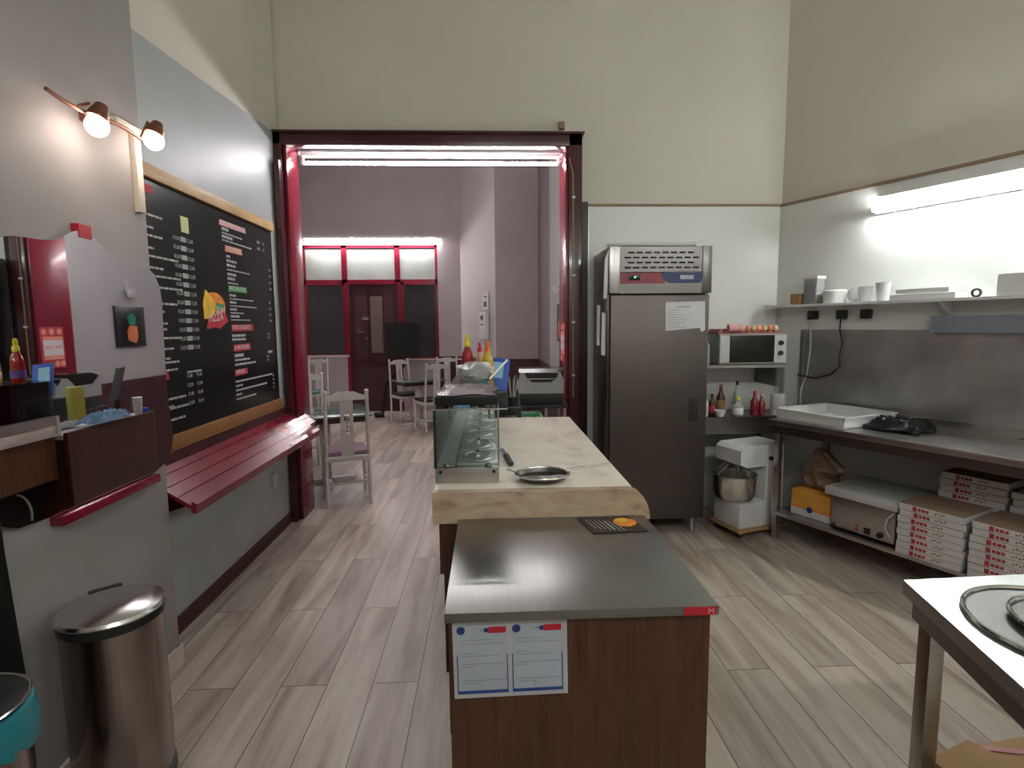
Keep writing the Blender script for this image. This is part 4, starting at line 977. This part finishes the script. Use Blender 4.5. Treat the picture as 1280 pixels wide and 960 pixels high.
for s_ in (-.5, 1.2): build('bracket', MB().prism([(.086, -.02), (-.06, -.02), (.086, -.12)], 'x', s_, s_ + .015), 'white_plastic', sh2, local=True)
rk = rthing('wall_rail', 'grey horizontal rail fixed to the splashback below the shelf', 'rack', 1.9, -.05, 1.53)
build('housing', MB().box(-.67, 1.5, -.03, .03, 0, .11, .006), 'duct_grey', rk, local=True)
build('end_cap', MB().box(-.675, -.66, -.032, .03, -.002, .112, .004), 'duct_grey', rk, local=True)
for k, s_ in enumerate((.38, .61, .79)):
    o = rthing('wall_plug', 'black plug in the wall socket under the shelf, %s of three' % ('leftmost', 'middle', 'rightmost')[k], 'plug', s_, -.035, 1.66)
    build('body', MB().box(-.035, .035, -.03, .02, -.03, .04, .01), 'black_plastic', o, local=True)
rsolo('power_cable', MB().tube([(.61, -.05, 1.64), (.605, -.045, 1.55), (.625, -.04, 1.45), (.61, -.04, 1.35), (.615, -.04, 1.27), (.55, -.04, 1.20), (.42, -.04, 1.16), (.27, -.04, 1.18)], .006, 6), 'black_plastic', 'black power cable hanging from the middle plug and looping left', 'cable')
rsolo('power_cable', MB().tube([(.37, -.05, 1.63), (.365, -.04, 1.55), (.37, -.035, 1.4), (.35, -.035, 1.2), (.30, -.035, 1.05), (.30, -.035, .93)], .006, 6), 'grey_light', 'pale cable running down from the leftmost plug', 'cable')
rsolo('pipe_bracket', MB().box(.10, .14, -.03, -.012, .95, 1.45).box(.02, .14, -.03, -.012, 1.42, 1.45), 'grey_plastic', 'grey metal angle strip beside the microwave', 'bracket')

# shelf goods
g_ = rthing('glass_jar', 'tall dark and clear jar at the left of the white shelf', 'jar', .43, -.12, 1.7505)
build('jar', MB().box(-.055, .055, -.05, .05, 0, .19, .01), 'plastic_clear', g_, local=True)
build('contents', MB().box(-.05, .05, -.053, .045, .004, .15, .008), 'ink_grey', g_, local=True)
build('rim', MB().box(-.06, .06, -.055, .055, .19, .215, .004), 'white_plastic', g_, local=True)
rsolo('small_carton', MB().box(.28, .36, -.19, -.12, 1.7505, 1.835, .002), 'cardboard', 'small brown carton at the left end of the white shelf', 'box')
rsolo('food_container', MB().lathe([(.075, 0), (.08, .08), (.082, .09), (.075, .10)], (.59, -.11, 1.7505), 24), 'foam_white', 'low white round container on the shelf beside the dark jar', 'container')
rsolo('film_bag', MB().sphere((.725, -.09, 1.805), .054, .9, .8, .95), 'film', 'clear bag slumped between the round container and the cups', 'bag')
for k, s_ in enumerate((.82, .94)):
    hh = (.105, .125)[k]
    rsolo('foam_cup', MB().lathe([(.035, 0), (.048, hh), (.05, hh + .004), (.045, hh + .004)], (s_, -.12, 1.7505), 20), 'foam_white', '%s of the two white cups standing on the wall shelf' % ('left and smaller', 'right and taller')[k], 'cup', 'white cups on the shelf')
rsolo('foam_tray_stack', MB().box(1.02, 1.40, -.19, -.03, 1.7505, 1.79, .006).box(1.05, 1.36, -.18, -.04, 1.79, 1.825, .006), 'foam_white', 'flat white tray stack in the middle of the shelf', 'trays')
rsolo('tape_roll', MB().tube([(1.50 + .022*math.cos(a), -.17, 1.776 + .022*math.sin(a)) for a in [2*math.pi*i/20 for i in range(20)]], .007, 6, True), 'ink', 'dark ring standing on the shelf edge under the lamp', 'tape')
rsolo('white_carton', MB().box(1.60, 1.85, -.18, -.04, 1.7505, 1.88, .004), 'foam_white', 'white carton near the right end of the shelf', 'box')

# on the work table
dt = rthing('dough_tray', 'white plastic dough tray at the left end of the work table', 'tray', .80, -.38, .9005, R(-4))
o1 = MB().box(-.26, .26, -.27, .27, 0, .012)
for a in ((-.26, -.25, -.27, .27), (.25, .26, -.27, .27), (-.26, .26, -.27, -.26), (-.26, .26, .26, .27)): o1.box(*a, 0, .075)
for a in ((-.27, -.25, -.28, .28), (.25, .27, -.28, .28), (-.27, .27, -.28, -.26), (-.27, .27, .26, .28)): o1.box(*a, .07, .08)
build('tray', o1, 'white_plastic', dt, 0, local=True)
build('crumpled_paper', crumple(-.12, .06, -.12, .08, .02, .035, 7, 7, 2).xf(Matrix.Identity(4)), 'paper', dt, 20, local=True)
bgm = crumple(1.05, 1.38, -.50, -.20, .905, .085, 10, 10, 8, .004)
bgm.merge(MB().rbox((1.15, -.44, .918), (.18, .12, .03), .1, bev=.012).b)
rsolo('folded_black_bag', bgm, 'bag_black', 'black plastic bag folded on the work table', 'bag')

# under shelf goods
fb = rthing('flour_sack', 'yellow and white flour sack on the undershelf', 'sack', .80, -.48, .2155)
r_ = MB().box(-.15, .15, -.13, .13, .05, .19, .02); build('sack', r_, 'bag_orange', fb, local=True)
build('white_band', MB().box(-.15, .15, -.13, .13, .0, .06, .012), 'paper', fb, local=True)
build('red_stripe', MB().box(-.148, .148, -.1325, -.125, .058, .066), 'orange_cap', fb, 0, local=True)
build('emblem', MB().lathe([(.022, 0), (.022, .003)], (0, -.132, .06), 16, True, Matrix.Rotation(R(90), 4, 'X')), 'blue_badge', fb, local=True)
r_ = bmesh.new(); bmesh.ops.create_uvsphere(r_, u_segments=40, v_segments=24, radius=1)
for v in r_.verts:
    k = (1 - max(0, v.co.z)*.45) * (1 + .16*math.sin(v.co.z*9) + .14*math.sin(7*math.atan2(v.co.y, v.co.x) + 6*v.co.z))
    v.co = Vector((v.co.x*.125*k + .02*math.sin(5*v.co.z), v.co.y*.10*k, max(-.7, v.co.z)*.17))
rsolo('brown_bag', MB().merge(r_, Matrix.Translation((.78, -.44, .532))), 'bag_brown', 'crumpled brown bag standing on the flour sack', 'bag')
ff = rthing('deep_fryer', 'stainless steel fryer box on the undershelf', 'fryer', 1.17, -.42, .2155)
build('body', MB().box(-.20, .20, -.22, .18, .015, .23, .004), 'steel', ff, local=True)
build('feet', MB().box(-.18, -.15, -.2, -.17, 0, .015).box(.15, .18, -.2, -.17, 0, .015).box(-.18, -.15, .12, .15, 0, .015).box(.15, .18, .12, .15, 0, .015), 'dark_rubber', ff, 0, local=True)
build('drain_tap', MB().tube([(-.15, -.22, .05), (-.15, -.25, .05), (-.13, -.26, .045)], .01, 6), 'chrome', ff, local=True)
build('switch', MB().box(.02, .06, -.226, -.22, .03, .07, .002), 'black_gloss', ff, local=True)
build('knob', MB().lathe([(.02, 0), (.016, .02)], (.12, -.22, .05), 14, True, Matrix.Rotation(R(90), 4, 'X')), 'black_plastic', ff, local=True)
build('lamp', MB().box(-.035, -.02, -.224, -.22, .035, .05).box(-.035, -.02, -.224, -.22, .06, .072), 'red_badge', ff, 0, local=True)
build('cable', MB().tube([(.18, -.23, .06), (.15, -.235, .11), (.16, -.23, .17), (.19, -.225, .21)], .005, 6), 'white_plastic', ff, local=True)
gx = rthing('gastro_lid', 'grey plastic tray lying on top of the fryer', 'tray', 1.17, -.40, .4465)
build('tray', MB().box(-.235, .225, -.27, .22, 0, .055, .01), 'grey_light', gx, local=True)
build('recess', MB().box(-.2, .2, -.23, .18, .052, .058, .004), 'frost', gx, local=True)

# pizza boxes: one box with its parts, then copies
PB_ = None
def pizza_box(s, n, z, label, group, rz=0):
    global PB_
    if PB_ is None:
        t = rthing('pizza_box', label, 'pizza box', s, n, z, rz, group)
        build('carton', MB().box(-.165, .165, -.165, .165, 0, .036, .002), 'box_white', t, 0, local=True)
        build('lid_edge', MB().box(-.163, .163, -.163, .163, .036, .0385), 'kraft', t, 0, local=True)
        p = MB()
        for x_, w_, h_ in ((-.075, .018, .022), (-.052, .012, .014), (-.037, .016, .014), (-.018, .012, .014)): p.box(x_*1.2, x_*1.2 + w_*1.15, -.1662, -.165, .018 - h_*.6, .018 + h_*.6)
        build('red_print', p, 'red_ink', t, 0, local=True)
        q = MB()
        for k in range(4): q.box(.02 + k*.014, .029 + k*.014, -.1662, -.165, .012 + (k % 2)*.006, .022 + (k % 2)*.006)
        build('brown_print', q, 'cardboard', t, 0, local=True)
        PB_ = t; return t
    return dup(PB_, rw(s, n, z), RA + rz, label, group)
ORD = ['lowest', 'second from bottom', 'third from bottom', 'fourth from bottom', 'fifth from bottom', 'sixth from bottom', 'seventh from bottom', 'eighth from bottom', 'ninth from bottom', 'tenth from bottom', 'eleventh from bottom', 'twelfth from bottom']
rn = random.Random(21)
def stack(s, n, cnt, z, where, group):
    for k in range(cnt):
        pizza_box(s + rn.uniform(-.006, .006), n + rn.uniform(-.003, .003), z + k*.0392, '%s white pizza box, %s' % (where, 'topmost' if k == cnt-1 else ORD[k]), group, rn.uniform(-.006, .006))
stack(1.575, -.53, 8, .2155, 'red-printed front left stack beside the fryer:', 'pizza boxes in the front left stack')
stack(1.935, -.53, 8, .2155, 'red-printed front right stack by the frame edge:', 'pizza boxes in the front right stack')
stack(1.63, -.19, 12, .2155, 'taller rear stack behind the front left one:', 'pizza boxes in the rear left stack')
stack(1.98, -.19, 11, .2155, 'rear stack behind the front right one:', 'pizza boxes in the rear right stack')
bpy.context.view_layer.update()

# ------------------------------------------------------------------ steel table bottom right
stb = thing('small_steel_table', 'brushed steel table at the lower right corner of the picture', 'table', (1.7, 1.0, 0))
Q = [(1.125, 1.375), (2.35, 1.42), (2.25, .45), (.90, .45)]
build('top', MB().prism(Q, 'z', .862, .90), 'table_steel', stb, 0)
cq = Vector((1.66, .93))
def inset(p, k=.93): v = cq + (Vector(p) - cq) * k; return (v.x, v.y)
build('apron', MB().prism([inset(p, .965) for p in Q], 'z', .80, .862), 'steel_dark', stb, 0)
for p in Q:
    x, y = inset(p, .90)
    build('leg', MB().box(x - .021, x + .021, y - .021, y + .021, 0, .80, .002), 'steel', stb)
build('undershelf', MB().prism([inset(p, .93) for p in Q], 'z', .20, .225), 'steel', stb, 0)
def screen_(name, label, x, y, z, r, inner):
    t = thing(name, label, 'pizza screen', (x, y, z), local=True)
    build('rim', MB().tube([(r*math.cos(a), r*math.sin(a), .006) for a in [2*math.pi*i/48 for i in range(48)]], .006, 8, True), 'chrome', t, local=True)
    build('mesh_disc', MB().lathe([(r, .004), (r*.8, .003), (.004, .003)], n=40, cap=False), 'wire_mesh', t, local=True)
    if inner: build('hub', MB().tube([(.075*math.cos(a), .075*math.sin(a), .012) for a in [2*math.pi*i/24 for i in range(24)]], .007, 6, True).lathe([(.07, .005), (.07, .012)], n=20), 'steel_bright', t, local=True)
    return t
screen_('pizza_screen', 'round wire pizza screen, lower of the two on the small steel table', 1.325, 1.105, .9005, .205, False)
screen_('pizza_screen', 'smaller pizza screen with a round hub on top of the larger one', 1.335, 1.10, .913, .13, True)
pbg = thing('flour_paper_bag', 'tan paper flour bag with red print under the small steel table', 'bag', (1.47, 1.22, .2255), R(8), local=True)
build('bag', MB().box(-.24, .42, -.3, .19, 0, .17, .04), 'bag_tan', pbg, local=True)
build('red_emblem', MB().lathe([(.045, .17), (.045, .173)], (.02, .0, 0), 20), 'red_ink', pbg, 0, local=True)
build('red_band', MB().rbox((.04, .12, .1715), (.22, .018, .003), -.35), 'pink_ink', pbg, 0, local=True)
build('folded_flap', MB().prism([(-.25, .15), (-.08, .185), (-.02, .04), (-.24, -.04)], 'z', .17, .178), 'bag_tan', pbg, 0, local=True)
